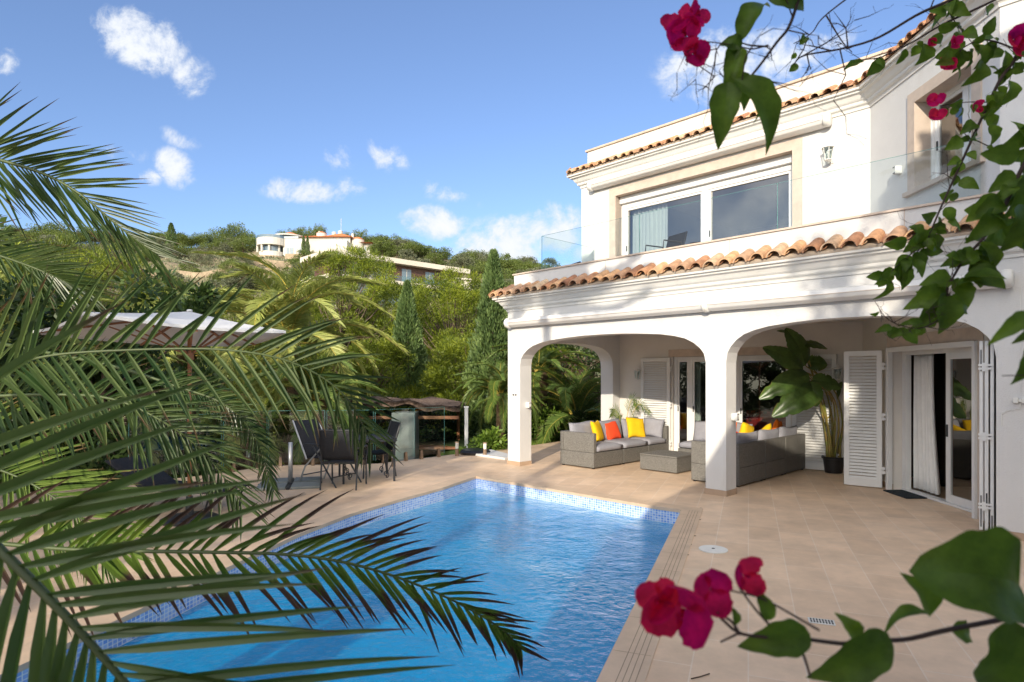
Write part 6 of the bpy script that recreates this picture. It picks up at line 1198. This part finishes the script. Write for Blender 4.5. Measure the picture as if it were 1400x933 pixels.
branch('bougainvillea_branch', 'long bare bougainvillea twig crossing the sky to the roof tiles',
    [([(1500, -90, 1.0), (1360, -30, 1.0), (1300, 0, 1.0), (1255, 20, 1.0), (1200, 52, 1.0), (1150, 67, 1.0), (1100, 76, 1.0), (1085, 88, 1.0)], .0032, .0009), ([(1210, -40, 1.1), (1130, 20, 1.1), (1110, 45, 1.1), (1085, 60, 1.1)], .0016, .0006), ([(1130, 22, 1.1), (1150, 55, 1.1), (1165, 72, 1.1)], .0015, .0007)],
    [((1093, 62), (1103, 48), 6, 1.0, (0, -1, 0)), ((1092, 90), (1078, 98), 6, 1.0, (0, -1, 0)), ((1088, 72), (1082, 82), 4, 1.0, (0, -1, 0))], (), (), ((0, 11, .08, .0008, 11, 2), (1, 3, .06, .0006, 12, 1)))
branch('bougainvillea_branch', 'bougainvillea branch with small leaves and red flowers in front of the corner window',
    [([(1480, -70, 1.3), (1370, -5, 1.3), (1290, 33, 1.3), (1247, 58, 1.3), (1205, 78, 1.3), (1178, 82, 1.3)], .003, .001), ([(1480, -40, 1.2), (1400, 62, 1.2), (1385, 85, 1.2), (1368, 108, 1.2), (1350, 145, 1.2), (1330, 188, 1.2), (1310, 232, 1.2), (1288, 280, 1.2), (1268, 325, 1.2), (1248, 352, 1.2)], .0042, .0012), ([(1395, 70, 1.2), (1350, 55, 1.2), (1318, 65, 1.2), (1300, 90, 1.2)], .0018, .0008), ([(1352, 140, 1.2), (1320, 140, 1.2), (1285, 145, 1.2)], .0012, .0006), ([(1330, 190, 1.2), (1365, 205, 1.2), (1398, 208, 1.2)], .0012, .0006), ([(1300, -20, 1.3), (1300, 20, 1.3), (1330, 60, 1.3)], .0015, .0006)],
    [((1315, 190), (1292, 205), 11, 1.2, (0, -1, 0)), ((1350, 130), (1352, 165), 12, 1.2, (0, -1, 0)), ((1352, 172), (1358, 200), 10, 1.2, (0, -1, 0)), ((1380, 110), (1368, 148), 13, 1.2, (.3, -1, 0)), ((1345, 85), (1320, 118), 13, 1.2, (.3, -1, 0)), ((1312, 66), (1305, 100), 12, 1.2, (.3, -1, 0)), ((1330, 62), (1338, 100), 12, 1.2, (.3, -1, 0)), ((1265, 60), (1255, 90), 14, 1.3, (.3, -1, 0)), ((1270, 55), (1290, 62), 9, 1.3, (.3, -1, 0)), ((1255, 62), (1246, 78), 8, 1.3, (0, -1, 0))],
    [(1277, 139, 1.2, 12, (-.6, -1, 0)), (1281, 160, 1.2, 12, (-.5, -1, .2)), (1294, 93, 1.2, 13, (-.2, -1, .4)), (1304, 60, 1.2, 10, (0, -1, 0)), (1386, 55, 1.15, 20, (0, -1, 0)), (1388, 64, 1.15, 16, (.5, -1, -.3)), (1334, 146, 1.2, 9, (0, -1, -.3)), (1272, 60, 1.3, 8, (0, -1, 0))],
    ((0, 10, .034, 3), (1, 44, .033, 4), (2, 18, .036, 5), (3, 7, .025, 6), (4, 4, .022, 7), (5, 16, .036, 8)), ((0, 8, .07, .0007, 21, 1), (1, 10, .07, .0008, 22, 1)))
branch('bougainvillea_branch', 'leafy bougainvillea branch hanging in front of the right porch arch',
    [([(1520, 60, .9), (1440, 170, .9), (1400, 225, .9), (1372, 285, .9), (1345, 325, .9), (1318, 355, .9), (1300, 385, .9), (1292, 402, .9)], .0038, .0012), ([(1450, 130, .95), (1410, 220, .95), (1390, 270, .95), (1378, 330, .95)], .003, .001), ([(1345, 325, .9), (1352, 350, .9), (1350, 366, .9)], .0008, .0004), ([(1296, 395, .9), (1290, 430, .88), (1262, 448, .88), (1235, 446, .88), (1212, 435, .88), (1196, 412, .88)], .0013, .0004)],
    [((1296, 404), (1238, 420), 19, .9, (0, -1, .3)), ((1290, 404), (1288, 458), 20, .88, (0, -1, .1)), ((1295, 408), (1328, 428), 17, .9, (0, -1, .1)), ((1302, 384), (1258, 388), 15, .9, (0, -1, .4)), ((1298, 402), (1252, 450), 17, .9, (0, -1, 0)), ((1318, 378), (1332, 386), 12, .9, (0, -1, .2)), ((1338, 330), (1352, 384), 14, .9, (.3, -1, 0)), ((1335, 345), (1300, 365), 14, .9, (0, -1, .3)), ((1326, 352), (1288, 362), 12, .9, (0, -1, .3)), ((1370, 290), (1324, 330), 17, .9, (0, -1, .3)), ((1374, 280), (1330, 296), 16, .9, (0, -1, .4)), ((1400, 280), (1376, 345), 26, .88, (0, -1, 0)), ((1390, 240), (1352, 262), 15, .9, (0, -1, .3)), ((1408, 235), (1378, 300), 18, .9, (0, -1, 0)), ((1398, 310), (1410, 362), 20, .9, (0, -1, 0)), ((1220, 448), (1196, 454), 6, .88, (0, -1, .3)), ((1262, 442), (1228, 444), 6, .88, (0, -1, .3)), ((1240, 450), (1216, 462), 6, .88, (0, -1, .3)), ((1262, 446), (1250, 460), 7, .88, (0, -1, .3))], (),
    ((0, 36, .043, 13), (1, 28, .045, 14), (3, 7, .022, 15)), ((0, 7, .06, .0006, 31, 1), (3, 12, .04, .0005, 32, 2)))
branch('bougainvillea_branch', 'small leafed bougainvillea twig tips above the porch cornice',
    [([(1275, 318, 1.2), (1262, 335, 1.2), (1240, 352, 1.2), (1222, 368, 1.2), (1204, 388, 1.2)], .0016, .0007), ([(1290, 300, 1.2), (1265, 320, 1.2), (1245, 330, 1.2)], .001, .0006)],
    [((1244, 355), (1220, 378), 10, 1.2, (0, -1, .2)), ((1232, 362), (1236, 398), 12, 1.2, (0, -1, 0)), ((1215, 380), (1198, 412), 8, 1.2, (.4, -1, 0)), ((1225, 370), (1200, 382), 8, 1.2, (0, -1, .4)), ((1250, 345), (1258, 375), 10, 1.2, (0, -1, 0)), ((1262, 325), (1236, 345), 11, 1.2, (0, -1, .2)), ((1260, 318), (1245, 312), 9, 1.2, (0, -1, .3)), ((1272, 322), (1284, 345), 10, 1.2, (0, -1, .1)), ((1275, 310), (1295, 318), 8, 1.2, (0, -1, .2))], (), ((0, 12, .035, 41), (1, 8, .035, 42)), ((0, 5, .05, .0006, 43, 1),))
branch('bougainvillea_branch', 'large blurred leaves cut by the right edge of the view',
    [([(1480, 430, .5), (1425, 440, .5), (1402, 446, .5)], .0014, .0008), ([(1470, 500, .5), (1420, 512, .5), (1370, 514, .5)], .0008, .0004)],
    [((1412, 430), (1354, 468), 14, .5, (0, -1, .6)), ((1425, 440), (1386, 470), 10, .5, (0, -1, .3)), ((1410, 470), (1388, 528), 13, .5, (-.3, -1, 0)), ((1440, 450), (1408, 500), 14, .5, (0, -1, 0))])
